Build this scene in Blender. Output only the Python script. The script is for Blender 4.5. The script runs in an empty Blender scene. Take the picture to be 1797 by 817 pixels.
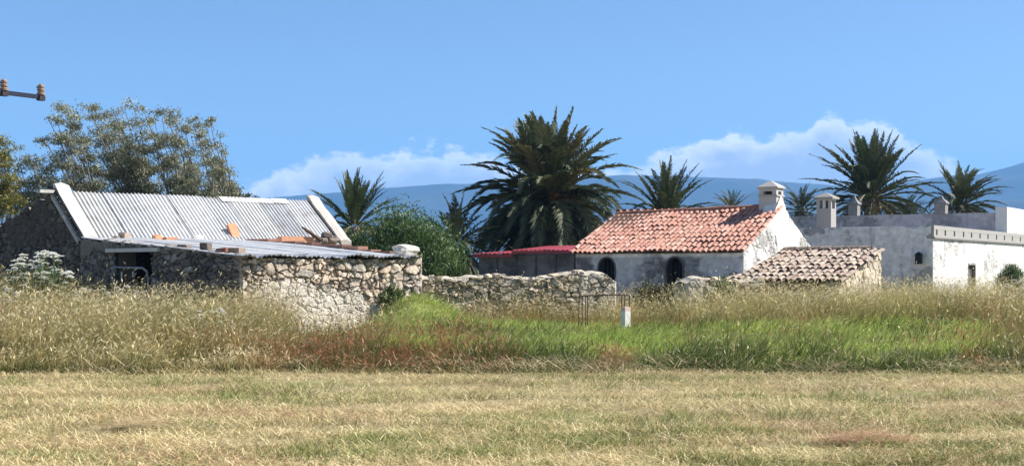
import bpy, math
import numpy as np

RNG = np.random.default_rng(11)
F, HX, HY, EYE = 2300.0, 898.5, 470.0, 1.6      # survey of the place: focal length, optical axis, eye height
S = bpy.context.scene
COL = S.collection
R_ = math.radians


def at(px, py, d):
    return np.array([(px - HX) / F * d, d, EYE - (py - HY) / F * d])


def ss(a, b, x):
    t = np.clip((np.asarray(x, float) - a) / (b - a), 0, 1)
    return t * t * (3 - 2 * t)


# ------------------------------------------------------------------ noise
_TAB = np.random.default_rng(3).random((256, 256))


def vnoise(x, y, seed=0):
    x = np.asarray(x, float) + seed * 17.31
    y = np.asarray(y, float) + seed * 9.77
    xi = np.floor(x).astype(int); yi = np.floor(y).astype(int)
    fx = x - xi; fy = y - yi
    fx = fx * fx * (3 - 2 * fx); fy = fy * fy * (3 - 2 * fy)
    g = lambda a, b: _TAB[a % 256, b % 256]
    return (g(xi, yi) * (1 - fx) + g(xi + 1, yi) * fx) * (1 - fy) + (g(xi, yi + 1) * (1 - fx) + g(xi + 1, yi + 1) * fx) * fy


def fbm(x, y, seed=0, o=4):
    s = 0; a = .5
    for k in range(o):
        s = s + a * vnoise(np.asarray(x) * 2 ** k, np.asarray(y) * 2 ** k, seed + k); a *= .5
    return s / (1 - .5 ** o)


def voronoi(u, v, seed):
    u = np.asarray(u, float); v = np.asarray(v, float)
    iu = np.floor(u).astype(int); iv = np.floor(v).astype(int)
    f1 = np.full(u.shape, 9.); f2 = np.full(u.shape, 9.); h = np.zeros(u.shape)
    for a in (-2, -1, 0, 1, 2):
        for b in (-1, 0, 1):
            cu = iu + a; cv = iv + b
            ju = _TAB[(cu + seed * 31) % 256, (cv + seed * 7) % 256]
            jv = _TAB[(cu + 91 + seed * 13) % 256, (cv + 53) % 256]
            d = np.hypot(cu + .5 + (ju - .5) * .95 + .5 * (cv % 2) - u, cv + .5 + (jv - .5) * .75 - v)
            hh = _TAB[(cu * 7 + 11) % 256, (cv * 5 + seed * 3) % 256]
            new = d < f1
            f2 = np.where(new, f1, np.minimum(f2, d)); h = np.where(new, hh, h); f1 = np.where(new, d, f1)
    return f1, f2, h


# ------------------------------------------------------------------ mesh builder
class MB:
    def __init__(s):
        s.v = []; s.c = []; s.f = {}; s.n = 0

    def add(s, v, faces, col=(.5, .5, .5)):
        v = np.asarray(v, float).reshape(-1, 3)
        c = np.asarray(col, float)
        c = np.broadcast_to(c, (len(v), 3)) if c.ndim == 1 else c
        s.v.append(v); s.c.append(c)
        if isinstance(faces, np.ndarray):
            s.f.setdefault(faces.shape[1], []).append(faces + s.n)
        else:
            for f in faces:
                s.f.setdefault(len(f), []).append(np.array([f]) + s.n)
        s.n += len(v)

    def box(s, x0, x1, y0, y1, z0, z1, col=(.5, .5, .5)):
        v = [(x, y, z) for z in (z0, z1) for y in (y0, y1) for x in (x0, x1)]
        s.add(v, [(0, 2, 3, 1), (4, 5, 7, 6), (0, 1, 5, 4), (2, 6, 7, 3), (0, 4, 6, 2), (1, 3, 7, 5)], col)

    def tube(s, pts, rad, n=6, col=(.5, .5, .5), cap=True):
        pts = np.asarray(pts, float); m = len(pts)
        rad = np.broadcast_to(np.asarray(rad, float), (m,))
        t = np.gradient(pts, axis=0); t /= np.linalg.norm(t, axis=1, keepdims=True) + 1e-9
        ref = np.where(np.abs(t[:, 2:3]) > .9, np.array([[1., 0, 0]]), np.array([[0, 0, 1.]]))
        a = np.cross(t, ref); a /= np.linalg.norm(a, axis=1, keepdims=True) + 1e-9
        b = np.cross(t, a)
        th = np.arange(n) / n * 2 * math.pi
        v = pts[:, None] + rad[:, None, None] * (a[:, None] * np.cos(th)[None, :, None] + b[:, None] * np.sin(th)[None, :, None])
        i = np.arange(m - 1)[:, None] * n; j = np.arange(n)[None]; k = (j + 1) % n
        q = np.stack([i + j, i + k, i + n + k, i + n + j], -1).reshape(-1, 4)
        if np.asarray(col).ndim == 2:
            col = np.repeat(np.asarray(col), n, axis=0)
        s.add(v, q, col)
        if cap:
            o = s.n - m * n
            s.f.setdefault(n, []).append(np.array([list(range(o, o + n))[::-1], list(range(o + (m - 1) * n, o + m * n))]))

    def grid(s, P, col, keep=None):
        nu, nv = P.shape[:2]
        idx = np.arange(nu * nv).reshape(nu, nv)
        q = np.stack([idx[:-1, :-1], idx[1:, :-1], idx[1:, 1:], idx[:-1, 1:]], -1)
        q = q[keep] if keep is not None else q.reshape(-1, 4)
        c = np.asarray(col)
        s.add(P.reshape(-1, 3), q.reshape(-1, 4), c.reshape(-1, 3) if c.ndim > 1 else c)

    def build(s, name, mat, parent=None, smooth=False, loc=None, rz=None):
        me = bpy.data.meshes.new(name)
        V = np.concatenate(s.v); C = np.concatenate(s.c)
        me.vertices.add(len(V)); me.vertices.foreach_set('co', V.astype(np.float32).ravel())
        loops = []; starts = []; p = 0
        for k, fl in s.f.items():
            f = np.concatenate(fl)
            loops.append(f.ravel()); starts.append(p + np.arange(len(f)) * k); p += f.size
        loops = np.concatenate(loops).astype(np.int32); starts = np.concatenate(starts).astype(np.int32)
        me.loops.add(len(loops)); me.loops.foreach_set('vertex_index', loops)
        me.polygons.add(len(starts)); me.polygons.foreach_set('loop_start', starts)
        me.update(calc_edges=True)
        a = me.color_attributes.new('Col', 'FLOAT_COLOR', 'POINT')
        a.data.foreach_set('color', np.c_[C, np.ones(len(C))].astype(np.float32).ravel())
        me.polygons.foreach_set('use_smooth', np.full(len(starts), smooth))
        me.materials.append(mat)
        o = bpy.data.objects.new(name, me); COL.objects.link(o)
        if parent is not None:
            o.parent = parent
        if loc is not None:
            o.location = loc
        if rz is not None:
            o.rotation_euler = (0, 0, rz)
        return o


def tag(o, label, cat, group=None, kind=None):
    o['label'] = label; o['category'] = cat
    if group: o['group'] = group
    if kind: o['kind'] = kind
    return o


def thing(name, label, cat, loc=(0, 0, 0), rz=0, group=None):
    o = bpy.data.objects.new(name, None); COL.objects.link(o)
    o.empty_display_size = .2
    o.location = [float(q) for q in loc]; o.rotation_euler = (0, 0, rz)
    return tag(o, label, cat, group)


def copy_thing(o, loc, rz=0., sc=1., label=None, group=None):
    c = o.copy(); COL.objects.link(c)
    c.location = [float(q) for q in loc]; c.rotation_euler = (0, 0, rz); c.scale = (sc, sc, sc)
    if label: c['label'] = label
    if group: c['group'] = group
    for ch in o.children:
        d = ch.copy(); COL.objects.link(d); d.parent = c
    return c


# ------------------------------------------------------------------ materials
def mat(name, rough=.9, n_scale=8., n_amt=.25, bump=.0, b_scale=40., transl=0., metal=0., spec=.3, stain=None, streak=False):
    """colour attribute x fine noise (+ stains of another colour), diffuse / translucent mix"""
    m = bpy.data.materials.new(name); m.use_nodes = True
    nt = m.node_tree; N = nt.nodes; L = nt.links
    bs = N['Principled BSDF']; out = N['Material Output']
    at_ = N.new('ShaderNodeAttribute'); at_.attribute_name = 'Col'
    tc = N.new('ShaderNodeTexCoord')
    nz = N.new('ShaderNodeTexNoise'); nz.inputs['Scale'].default_value = n_scale; nz.inputs['Detail'].default_value = 5
    nz.inputs['Roughness'].default_value = .65
    L.new(tc.outputs['Object'], nz.inputs['Vector'])
    mr = N.new('ShaderNodeMapRange'); mr.inputs['From Min'].default_value = .3; mr.inputs['From Max'].default_value = .7
    mr.inputs['To Min'].default_value = 1 - n_amt; mr.inputs['To Max'].default_value = 1 + n_amt
    L.new(nz.outputs['Fac'], mr.inputs['Value'])
    mx = N.new('ShaderNodeMix'); mx.data_type = 'RGBA'; mx.blend_type = 'MULTIPLY'; mx.inputs['Factor'].default_value = 1
    L.new(at_.outputs['Color'], mx.inputs['A']); L.new(mr.outputs['Result'], mx.inputs['B'])
    c = mx.outputs['Result']
    if stain:
        col, sc, lo, hi = stain
        n2 = N.new('ShaderNodeTexNoise'); n2.inputs['Scale'].default_value = sc; n2.inputs['Detail'].default_value = 8
        n2.inputs['Roughness'].default_value = .7
        if streak:
            mp = N.new('ShaderNodeMapping'); mp.inputs['Scale'].default_value = (1, 1, .22)
            L.new(tc.outputs['Object'], mp.inputs['Vector']); L.new(mp.outputs['Vector'], n2.inputs['Vector'])
        else:
            L.new(tc.outputs['Object'], n2.inputs['Vector'])
        m2 = N.new('ShaderNodeMapRange'); m2.inputs['From Min'].default_value = lo; m2.inputs['From Max'].default_value = hi
        L.new(n2.outputs['Fac'], m2.inputs['Value'])
        mz = N.new('ShaderNodeMix'); mz.data_type = 'RGBA'; mz.inputs['B'].default_value = (*col, 1)
        L.new(m2.outputs['Result'], mz.inputs['Factor']); L.new(c, mz.inputs['A'])
        c = mz.outputs['Result']
    L.new(c, bs.inputs['Base Color'])
    bs.inputs['Roughness'].default_value = rough; bs.inputs['Metallic'].default_value = metal
    bs.inputs['Specular IOR Level'].default_value = spec
    if bump:
        nb = N.new('ShaderNodeTexNoise'); nb.inputs['Scale'].default_value = b_scale; nb.inputs['Detail'].default_value = 6
        L.new(tc.outputs['Object'], nb.inputs['Vector'])
        bp = N.new('ShaderNodeBump'); bp.inputs['Strength'].default_value = bump; bp.inputs['Distance'].default_value = .02
        L.new(nb.outputs['Fac'], bp.inputs['Height']); L.new(bp.outputs['Normal'], bs.inputs['Normal'])
    if transl:
        tr = N.new('ShaderNodeBsdfTranslucent'); L.new(c, tr.inputs['Color'])
        ms = N.new('ShaderNodeMixShader'); ms.inputs['Fac'].default_value = transl
        L.new(bs.outputs['BSDF'], ms.inputs[1]); L.new(tr.outputs['BSDF'], ms.inputs[2])
        L.new(ms.outputs['Shader'], out.inputs['Surface'])
    return m


M = dict(
    grass=mat('grass blades', .75, 1.3, .18, transl=.35, spec=.2),
    lush=mat('lush grass blades', .7, 1.3, .2, transl=.5, spec=.2),
    straw=mat('dry straw', .7, 1.1, .15, transl=.2, spec=.25),
    leaf=mat('leaves', .55, 3, .25, transl=.25, spec=.35),
    palm=mat('palm leaves', .62, 3, .2, transl=.15, spec=.5),
    bark=mat('bark', .95, 9, .35, .6, 30),
    stone=mat('field stone', .95, 14, .22, .5, 45, stain=((.16, .15, .12), 2.2, .58, .75)),
    white=mat('limewashed plaster', .9, 6, .06, .3, 25, stain=((.27, .255, .235), 3.4, .57, .74), streak=True),
    grey=mat('weathered grey plaster', .95, 5, .22, .4, 22, stain=((.20, .205, .22), 2.6, .56, .80), streak=True),
    tile=mat('clay roof tile', .85, 22, .22, .25, 60, stain=((.20, .15, .12), 5, .60, .78)),
    oldtile=mat('lichened clay tile', .92, 20, .25, .35, 50, stain=((.30, .27, .21), 4, .52, .7)),
    tin=mat('galvanised sheet', .68, 4, .16, .15, 30, metal=.08, spec=.4, stain=((.27, .235, .205), 2.4, .55, .76)),
    redtin=mat('red painted sheet', .45, 4, .18, .0, 30, spec=.4),
    iron=mat('iron', .7, 30, .3, .2, 60, metal=.2),
    plain=mat('painted surface', .7, 10, .1),
    brick=mat('brick', .9, 25, .25, .4, 60),
    dark=mat('dark interior', 1, 5, .2),
    ground=mat('soil and dry thatch', 1, 3.5, .35, .8, 18, stain=((.17, .19, .07), .55, .50, .66)),
    hill=mat('scrub hillside', 1, .006, .35),
    petal=mat('flower', .8, 20, .1, transl=.5),
    wood=mat('weathered wood', .9, 14, .3, .3, 30),
)

# ------------------------------------------------------------------ frames of the buildings
HOUSE = np.array([6.36, 36.0]); HR = R_(-33)          # right front corner of the tiled house
BARN = np.array([-10.85, 33.0]); BR = R_(44.6)         # left front corner of the tin roofed barn
WING = np.array([14.45, 45.0]); WR = R_(-33)          # near corner of the white wing


def local(X, Y, O, a):
    dx = np.asarray(X) - O[0]; dy = np.asarray(Y) - O[1]; c, s = math.cos(a), math.sin(a)
    return dx * c + dy * s, -dx * s + dy * c


def world(x, y, O, a):
    c, s = math.cos(a), math.sin(a)
    return O[0] + x * c - y * s, O[1] + x * s + y * c


def gz(X, Y):
    X = np.asarray(X, float); Y = np.asarray(Y, float)
    s_ = HX + F * X / np.maximum(Y, 5.)
    z = (.36 - .20 * ss(420, 520, s_) * (1 - ss(1150, 1260, s_)) * (1 - ss(36, 42, Y))) * ss(20.3, 27, Y)
    z = z + .42 * np.exp(-((X + 13.2) / 3.3) ** 2 - ((Y - 31.6) / 3.2) ** 2)
    z = z + .70 * np.exp(-((X + 2.25) / .95) ** 2 - ((Y - 30.2) / 1.3) ** 2)
    z = z + .25 * ss(36, 44, Y) * ss(4, 12, X) * (1 - ss(60, 120, Y))
    near = 1 - ss(60, 120, Y)
    return z + near * ((fbm(X * .5, Y * .5, 5) - .5) * .16 * ss(19, 21, Y) + (fbm(X * .9, Y * .9, 2) - .5) * .07)


# ------------------------------------------------------------------ ground, hills
def lerp3(a, b, t):
    return np.asarray(a) + (np.asarray(b) - np.asarray(a)) * np.asarray(t)[..., None]


def build_ground():
    xs = np.unique(np.r_[np.linspace(-26, 26, 210), -np.geomspace(26, 6500, 34), np.geomspace(26, 6500, 34)])
    ys = np.unique(np.r_[np.linspace(-30, 9, 20), np.linspace(9, 48, 190), np.geomspace(48, 7400, 46)])
    X, Y = np.meshgrid(xs, ys, indexing='ij')
    Z = gz(X, Y)
    t = fbm(X * .6, Y * .6, 8)
    s_ = HX + F * X / np.maximum(Y, 5.)
    c = lerp3((.20, .155, .08), (.30, .24, .13), t)
    c = lerp3(c, (.13, .13, .055), ss(20, 22, Y) * .8)
    c = lerp3(c, (.20, .26, .06), ss(21, 22.5, Y) * (1 - ss(32, 35, Y)) * ss(640, 760, s_) * (1 - ss(1700, 1800, s_)) * .9)
    c = lerp3(c, (.11, .12, .05), ss(60, 200, Y))
    mb = MB(); mb.grid(np.stack([X, Y, Z], -1), c)
    o = mb.build('ground', M['ground'], smooth=True)
    tag(o, 'gently rising dry ground under the grass reaching the far plain', 'ground', kind='structure')


def build_hills():
    def ridge(prof, D, wid, seed, amp, name, label):
        px = np.array([p[0] for p in prof], float); py = np.array([p[1] for p in prof], float)
        xs = np.linspace(-.75 * D, .75 * D, 340); yy = np.linspace(-1, 1, 70)
        X, T = np.meshgrid(xs, yy, indexing='ij')
        Y = D + T * wid * 2.0
        p = HX + F * X / D
        top = np.interp(p, px, py)
        top = (HY - top) / F * D
        sh = np.exp(-(T * 1.9) ** 2 * 1.2)
        gul = fbm(X / 380., Y / 260., seed) - .5
        Z = top * sh * (1 + .55 * gul * (1 - sh)) + gul * amp * sh ** .5 - 12
        Z[:, 0] = -14; Z[:, -1] = -14
        c = lerp3((.010, .016, .010), (.055, .055, .034), fbm(X / 160., Y / 160., seed + 4))
        mb = MB(); mb.grid(np.stack([X, Y, Z], -1), c)
        tag(mb.build(name, M['hill'], smooth=True), label, 'hills', kind='structure')
    ridge([(-900, 372), (-100, 360), (300, 350), (440, 343), (520, 338), (600, 331), (650, 325), (700, 319), (760, 314), (830, 316), (950, 311), (1020, 306),
           (1090, 300), (1150, 301), (1200, 303), (1260, 305), (1320, 308), (1400, 315), (1500, 320), (1600, 314), (1660, 307), (1722, 300), (1760, 290),
           (1797, 279), (1900, 255), (2100, 240), (2700, 260)], 5000, 900, 3, 42, 'hills', 'long blue hazy hill range along the horizon behind the farm')
    ridge([(-900, 400), (900, 392), (1100, 375), (1230, 352), (1290, 336), (1330, 324), (1370, 322), (1420, 332), (1500, 350), (1650, 352), (1800, 340), (2100, 330), (2700, 360)],
          3700, 500, 9, 10, 'foothill', 'low rounded foothill in front of the hill range behind the chimney')


# ------------------------------------------------------------------ stone work
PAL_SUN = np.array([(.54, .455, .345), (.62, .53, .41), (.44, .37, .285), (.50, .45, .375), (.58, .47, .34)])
PAL_GREY = np.array([(.30, .28, .25), (.24, .22, .19), (.36, .33, .29), (.20, .18, .16), (.29, .25, .21)])  # darker stone mainly for walls out of the sun, shade put into colour


def stone_panel(mb, O, ax, an, u0, u1, zb, top, cell=(.30, .17), depth=.06, res=.026, pal=PAL_SUN, mortar=(.19, .16, .125),
                plaster=None, pcol=(.42, .37, .29), holes=(), seed=1, taper=True):
    O = np.array(O, float); ax = np.array(ax, float); an = np.array(an, float)
    nu = max(3, int((u1 - u0) / res)); tm = top if callable(top) else (lambda u: np.full(np.shape(u), float(top)))
    us = np.linspace(u0, u1, nu); H = float(np.max(tm(us))) - zb
    nz = max(3, int(H / res))
    U, K = np.meshgrid(us, np.linspace(0, 1, nz), indexing='ij')
    Z = zb + (tm(U) - zb) * K
    wu = U + (fbm(U * 3, Z * 3, seed + 3) - .5) * .20 + (fbm(U * 11, Z * 11, seed + 13) - .5) * cell[0] * .32; wz = Z + (fbm(U * 3 + 9, Z * 3, seed + 5) - .5) * .13 + (fbm(U * 11 + 5, Z * 11, seed + 15) - .5) * cell[1] * .34
    f1, f2, h = voronoi(wu / cell[0] / 1.35, wz / cell[1] / 1.3, seed)
    g1, g2, hs = voronoi(wu / cell[0] / .66, wz / cell[1] / .72, seed + 40)
    sml = ((h * 173) % 1) < .48                       # some places are packed with small stones
    df = np.where(sml, np.minimum(g2 - g1, (f2 - f1) * 1.6), f2 - f1); h = np.where(sml, hs, h)
    gw_ = .05 + .22 * fbm(U * 4, Z * 4, seed + 19)
    e = ss(.01, gw_, df)
    tlt = ((h * 53) % 1 - .5) * np.sin(wu / cell[0] * 2.2 + h * 40) * .5 + ((h * 29) % 1 - .5) * np.sin(wz / cell[1] * 1.7 + h * 17) * .5
    pl = plaster(U, Z) if plaster else np.zeros(U.shape)
    fn = fbm(U * 9, Z * 9, seed + 1)
    d = depth * (e * (.45 + .6 * h + tlt * .7) - .25) * (1 - .85 * pl) + (fn - .5) * .035 + pl * depth * .45
    if taper:
        d = d * ss(0, .06, U - u0) * ss(0, .06, u1 - U) 
    P = O + U[..., None] * ax + d[..., None] * an
    P[..., 2] = Z
    c = pal[(h * 997).astype(int) % len(pal)] * (.66 + .62 * ((h * 71) % 1))[..., None]
    c = c * (.72 + .56 * fbm(U * 14, Z * 14, seed + 7))[..., None]
    c = lerp3(np.broadcast_to(mortar, c.shape), c, ss(0, gw_ * .8, df))
    c = lerp3(c, np.array(pcol) * (.82 + .36 * fbm(U * 5, Z * 5, seed + 9))[..., None], pl)
    keep = np.ones((nu - 1, nz - 1), bool)
    uc = (U[:-1, :-1] + U[1:, 1:]) / 2; zc = (Z[:-1, :-1] + Z[1:, 1:]) / 2
    for hfn in holes:
        keep &= ~hfn(uc, zc)
    mb.grid(P, c, keep)


def rect(a, b, c, d):
    return lambda u, z: (u > a) & (u < b) & (z > c) & (z < d)


def rock(mb, c, r, seed, col=(.36, .32, .27), n=10):
    """one irregular angular stone"""
    th = np.linspace(0, 2 * math.pi, n, endpoint=False); ph = np.linspace(.12, math.pi - .12, 7)
    T, Pp = np.meshgrid(th, ph, indexing='ij')
    d = np.stack([np.sin(Pp) * np.cos(T), np.sin(Pp) * np.sin(T), np.cos(Pp)], -1)
    q = np.sign(d) * np.abs(d) ** .62
    q = q / np.linalg.norm(q, axis=-1, keepdims=True) * (np.linalg.norm(q, axis=-1, keepdims=True) ** .5)
    k = 1 + (vnoise(d[..., 0] * 1.7 + seed * 3.1, d[..., 1] * 1.7 + d[..., 2] * 2.3, seed) - .5) * .55
    P = q * k[..., None] * np.asarray(r) + np.asarray(c)
    P = np.concatenate([P, P[:1]], 0)
    cc = np.broadcast_to(np.array(col) * (.85 + .3 * _TAB[seed % 256, 7]), P.shape)
    mb.grid(P, cc)
    for j, rev in ((0, True), (6, False)):
        o = mb.n - P.shape[0] * 7
        ring = [o + i * 7 + j for i in range(n)]
        mb.f.setdefault(n, []).append(np.array([ring[::-1] if not rev else ring]))


# ------------------------------------------------------------------ roofs
def clay_tiles(mb, O, ax, sl, an, W, Lg, pitch=.19, row=.33, pal=None, jit=.012, seed=1, tilt=0.):
    rg = np.random.default_rng(seed)
    O, ax, sl, an = (np.array(q, float) for q in (O, ax, sl, an))
    nc = int(round(W / pitch)); nr = int(math.ceil(Lg / row)); pitch = W / nc
    th = np.linspace(0, math.pi, 7)
    for r in range(nr):
        s0 = r * row; s1 = min(s0 + row * 1.22, Lg)
        for c in range(nc + 1):
            for kind in (0, 1):
                if kind == 1 and c == nc: continue
                u = (c + (.5 if kind else 0)) * pitch + rg.normal(0, jit * .5)
                dz = rg.normal(0, jit * .4) + (float(vnoise(u * .9, s0 * .9, seed)) - .5) * .06 - tilt * (1 - u / W) * s0 / Lg; ds = rg.normal(0, jit * 1.3)
                col = pal[rg.integers(len(pal))] * rg.uniform(.88, 1.10)
                sk = rg.normal(0, jit * .8)
                if kind == 0:
                    ra, rb, la, lb = pitch * .43, pitch * .34, .045, .018
                    f = lambda rad, lift: np.outer(np.cos(th) * rad, ax) + np.outer(np.sin(th) * rad * .85 + lift, an)
                else:
                    ra, rb, la, lb = pitch * .40, pitch * .44, .062, .035
                    f = lambda rad, lift: np.outer(np.cos(th) * rad, ax) + np.outer(-np.sin(th) * rad * .6 + lift, an)
                a = O + u * ax + (s0 + ds - (.03 if kind == 0 else 0)) * sl + f(ra, la + dz)
                b = O + (u + sk) * ax + s1 * sl + f(rb, lb + dz)
                v = np.concatenate([a, b])
                i = np.arange(6)
                mb.add(v, np.stack([i, i + 1, i + 8, i + 7], -1), col)
                if kind == 0:          # thickness seen at the lower end
                    a2 = O + u * ax + (s0 + ds - .03) * sl + f(ra - .016, la + dz)
                    mb.add(np.concatenate([a, a2]), np.stack([i, i + 1, i + 8, i + 7], -1), col * .8)
    b = .012
    P = np.array([O, O + W * ax, O + W * ax + Lg * sl, O + Lg * sl]) + an * (-b)
    mb.add(P, [(0, 1, 2, 3)], np.array((.12, .07, .05)))


def corrugated(mb, O, ax, sl, an, W, Lg, sheet=.86, wave=.105, amp=.02, pal=((.56, .57, .58),), seed=1, wob=.03, ragged=.05, over=True):
    rg = np.random.default_rng(seed)
    O, ax, sl, an = (np.array(q, float) for q in (O, ax, sl, an))
    n = max(1, int(round(W / sheet))); sw = W / n
    for k in range(n):
        ns = int(sw * 1.06 / wave * 8); us = np.linspace(0, sw * 1.06 if k < n - 1 else sw, ns)
        ts = np.linspace(0, 1, 9)
        U, T = np.meshgrid(us, ts, indexing='ij')
        l0 = rg.normal(0, ragged); l1 = rg.normal(0, ragged * .5)
        lift = (k % 2) * .012 + rg.uniform(0, .012) + (0.012 if over else 0)
        warp = (fbm(T * 2 + k * 3.3, U * 1.2, seed) - .5) * wob
        edge = np.where(T < .12, (vnoise(U * 4 + k * 9, T * 0, seed) - .4) * wob * 1.5, 0)
        h = amp * np.sin((U + k * sw) / wave * 2 * math.pi) + lift + warp + edge
        s = l0 + T * (Lg + l1 - l0)
        P = O + (k * sw + U)[..., None] * ax + s[..., None] * sl + h[..., None] * an
        c = np.array(pal[rg.integers(len(pal))]) * rg.uniform(.9, 1.07)
        c = np.broadcast_to(c, P.shape) * (.90 + .2 * fbm(U * 1.5 + k * 5, T * 3, seed + 2))[..., None]
        mb.grid(P, c)
        e = np.stack([P[-1], P[-1] - an * .02], 0); mb.grid(e, np.array((.2, .19, .18)))


def poly_prism(mb, pts, y0, y1, col):
    """polygon in x/z extruded along y"""
    n = len(pts)
    a = [(p[0], y0, p[1]) for p in pts]; b = [(p[0], y1, p[1]) for p in pts]
    mb.add(a + b, [tuple(range(n)), tuple(range(2 * n - 1, n - 1, -1))] + [(i, n + i, n + (i + 1) % n, (i + 1) % n) for i in range(n)], col)


def slab(mb, quad, thick, an, col):
    q = np.array(quad, float); an = np.array(an, float)
    mb.add(np.concatenate([q, q + an * thick]), [(3, 2, 1, 0), (4, 5, 6, 7), (0, 1, 5, 4), (1, 2, 6, 5), (2, 3, 7, 6), (3, 0, 4, 7)], col)


# ------------------------------------------------------------------ the barn with its lean-to
def build_barn():
    zb = 0.0
    W, RY, RZ, EZ, BY, BZ = 8.4, 1.5, 3.56, 2.33, 4.9, 2.75
    t = thing('stone_barn', 'long stone barn with a corrugated tin roof, dark gable and lower lean-to in front', 'barn', (BARN[0], BARN[1], zb), BR)
    # gable profile along y (0 front .. BY back)
    def roofz(y):
        return np.where(y < RY, EZ + (RZ - EZ) * y / RY, RZ + (BZ - RZ) * (y - RY) / (BY - RY))
    def gtop(u):                      # u runs from the back (0) to the front (BY)
        y = BY - u
        ragged = (fbm(u * 2.3, u * 0 + 3, 4) - .5) * .5 * ss(1.0, 2.2, y)
        return roofz(y) + .10 * (y < RY + .3) + ragged
    g = MB()
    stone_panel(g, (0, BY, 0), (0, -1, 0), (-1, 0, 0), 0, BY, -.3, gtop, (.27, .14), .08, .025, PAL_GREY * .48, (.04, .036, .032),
                plaster=lambda u, z: ss(.56, .68, fbm(u * 1.2, z * 1.2, 31)) * .8, pcol=(.085, .075, .068), seed=5)  # shade of the unlit gable put into stone, mortar and plaster colours
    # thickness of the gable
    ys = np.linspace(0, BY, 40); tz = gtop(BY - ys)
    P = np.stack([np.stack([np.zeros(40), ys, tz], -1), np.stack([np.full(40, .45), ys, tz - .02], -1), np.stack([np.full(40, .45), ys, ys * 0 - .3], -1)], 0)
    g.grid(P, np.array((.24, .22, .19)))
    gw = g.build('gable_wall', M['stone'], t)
    w = MB()
    stone_panel(w, (.0, 0, 0), (1, 0, 0), (0, -1, 0), 0, W, -.3, EZ - .06, seed=8, res=.05, pal=PAL_GREY)
    stone_panel(w, (W, 0, 0), (0, 1, 0), (1, 0, 0), 0, BY, -.3, lambda u: roofz(u) + .05, seed=9, res=.05, pal=PAL_GREY)
    w.box(.2, W - .1, BY - .3, BY, -.3, BZ - .1, (.3, .27, .23))
    w.build('wall', M['stone'], t)
    # tin roof, front slope, and the plain back slope
    r = MB()
    L1 = math.hypot(RY + .12, RZ - EZ); sl = np.array((0, RY, RZ - EZ)); sl = sl / np.linalg.norm(sl); an = np.cross((1, 0, 0), sl)
    pal = [(.46, .47, .475), (.51, .51, .51), (.42, .43, .44), (.48, .48, .465)]
    corrugated(r, (.38, -.14, EZ - .09), (1, 0, 0), sl, an, W - .75, L1 + .13, .95, .118, .022, pal, 3, .03, .03)
    r.build('tin_roof', M['tin'], t, smooth=True)
    b = MB()
    slb = np.array((0, BY - RY, BZ - RZ)); Lb = np.linalg.norm(slb); slb /= Lb; anb = -np.cross((1, 0, 0), slb) * -1
    corrugated(b, (.38, RY, RZ - .0), (1, 0, 0), slb, np.array((0, -slb[2], slb[1])), W - .75, Lb, .95, .118, .02, pal, 5)
    b.build('rear_roof', M['tin'], t, smooth=True)
    # bright bent sheet laid along the ridge
    rc = MB()
    for x0, x1, dz in ((4.95, 6.7, .05), (6.72, 7.25, .065)):
        q = [(x0, RY - .16, RZ - .10 + dz), (x1, RY - .15, RZ - .10 + dz), (x1, RY + .05, RZ + .03 + dz), (x0, RY + .05, RZ + .03 + dz)]
        slab(rc, q, .012, (0, -.5, .8), (.78, .78, .76))
    rc.build('ridge_sheet', M['tin'], t)
    # parapet copings on both gables
    def coping(x0, x1, name, col, broken):
        c = MB(); n = 26
        ys = np.linspace(-.12, RY + .12, n)
        zz = EZ + (RZ - EZ) * np.clip(ys, -.2, RY) / RY
        hi = .17 + .06 * np.exp(-((ys - RY - .05) / .22) ** 2)
        jag = (fbm(ys * 5, ys * 0 + x0, 12) - .5) * (.16 if broken else .05)
        prof = [(x0, -.02), (x0 - .04, hi + jag * .6), ((x0 + x1) / 2, hi + .035 + jag), (x1 + .02, hi - .02 + jag * .7), (x1, -.03)]
        P = np.stack([np.stack([np.full(n, p[0]), ys, zz + p[1]], -1) for p in prof], 0)
        c.grid(P, np.broadcast_to(np.array(col), P.shape) * (.85 + .3 * fbm(P[..., 1] * 6, P[..., 0] * 9, 14))[..., None])
        for i in (0, n - 1):
            c.add(P[:, i], [tuple(range(5)) if i == 0 else tuple(range(4, -1, -1))], np.array(col) * .9)
        return c.build(name, M['white'], t)
    coping(.06, .38, 'parapet', (.54, .53, .505), False)
    coping(W - .30, W + .02, 'parapet', (.42, .395, .36), True)
    # paler mortared edge band left of the near parapet
    e = MB()
    n = 20; ys = np.linspace(-.05, RY - .05, n); zz = EZ + (RZ - EZ) * ys / RY
    P = np.stack([np.stack([np.full(n, -.02), ys, zz - .13], -1), np.stack([np.full(n, -.11), ys, zz - .11], -1),
                  np.stack([np.full(n, -.11), ys, zz - .02], -1), np.stack([np.full(n, -.02), ys, zz + .0], -1)], 0)
    e.grid(P, np.array((.46, .42, .36))); e.build('verge_band', M['stone'], t)
    p = MB(); p.box(-.42, -.02, RY - .1, RY + .12, RZ - .02, RZ + .06, (.5, .48, .44)); p.build('beam_end', M['wood'], t)

    # ---------------- lean-to (its own parts on the same building)
    D = 7.2; LX = 5.1; FZ = 1.80
    lz = lambda y: FZ + (EZ - .05 - FZ) * (y + D) / D               # wall top under the roof
    lw = MB()                                                        # left side wall, shade put into its darker stone: u from rear (0) to front corner (D)
    dr = rect(1.85, 3.55, .0, 1.98); low = rect(5.2, 6.4, .3, 1.0)
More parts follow.
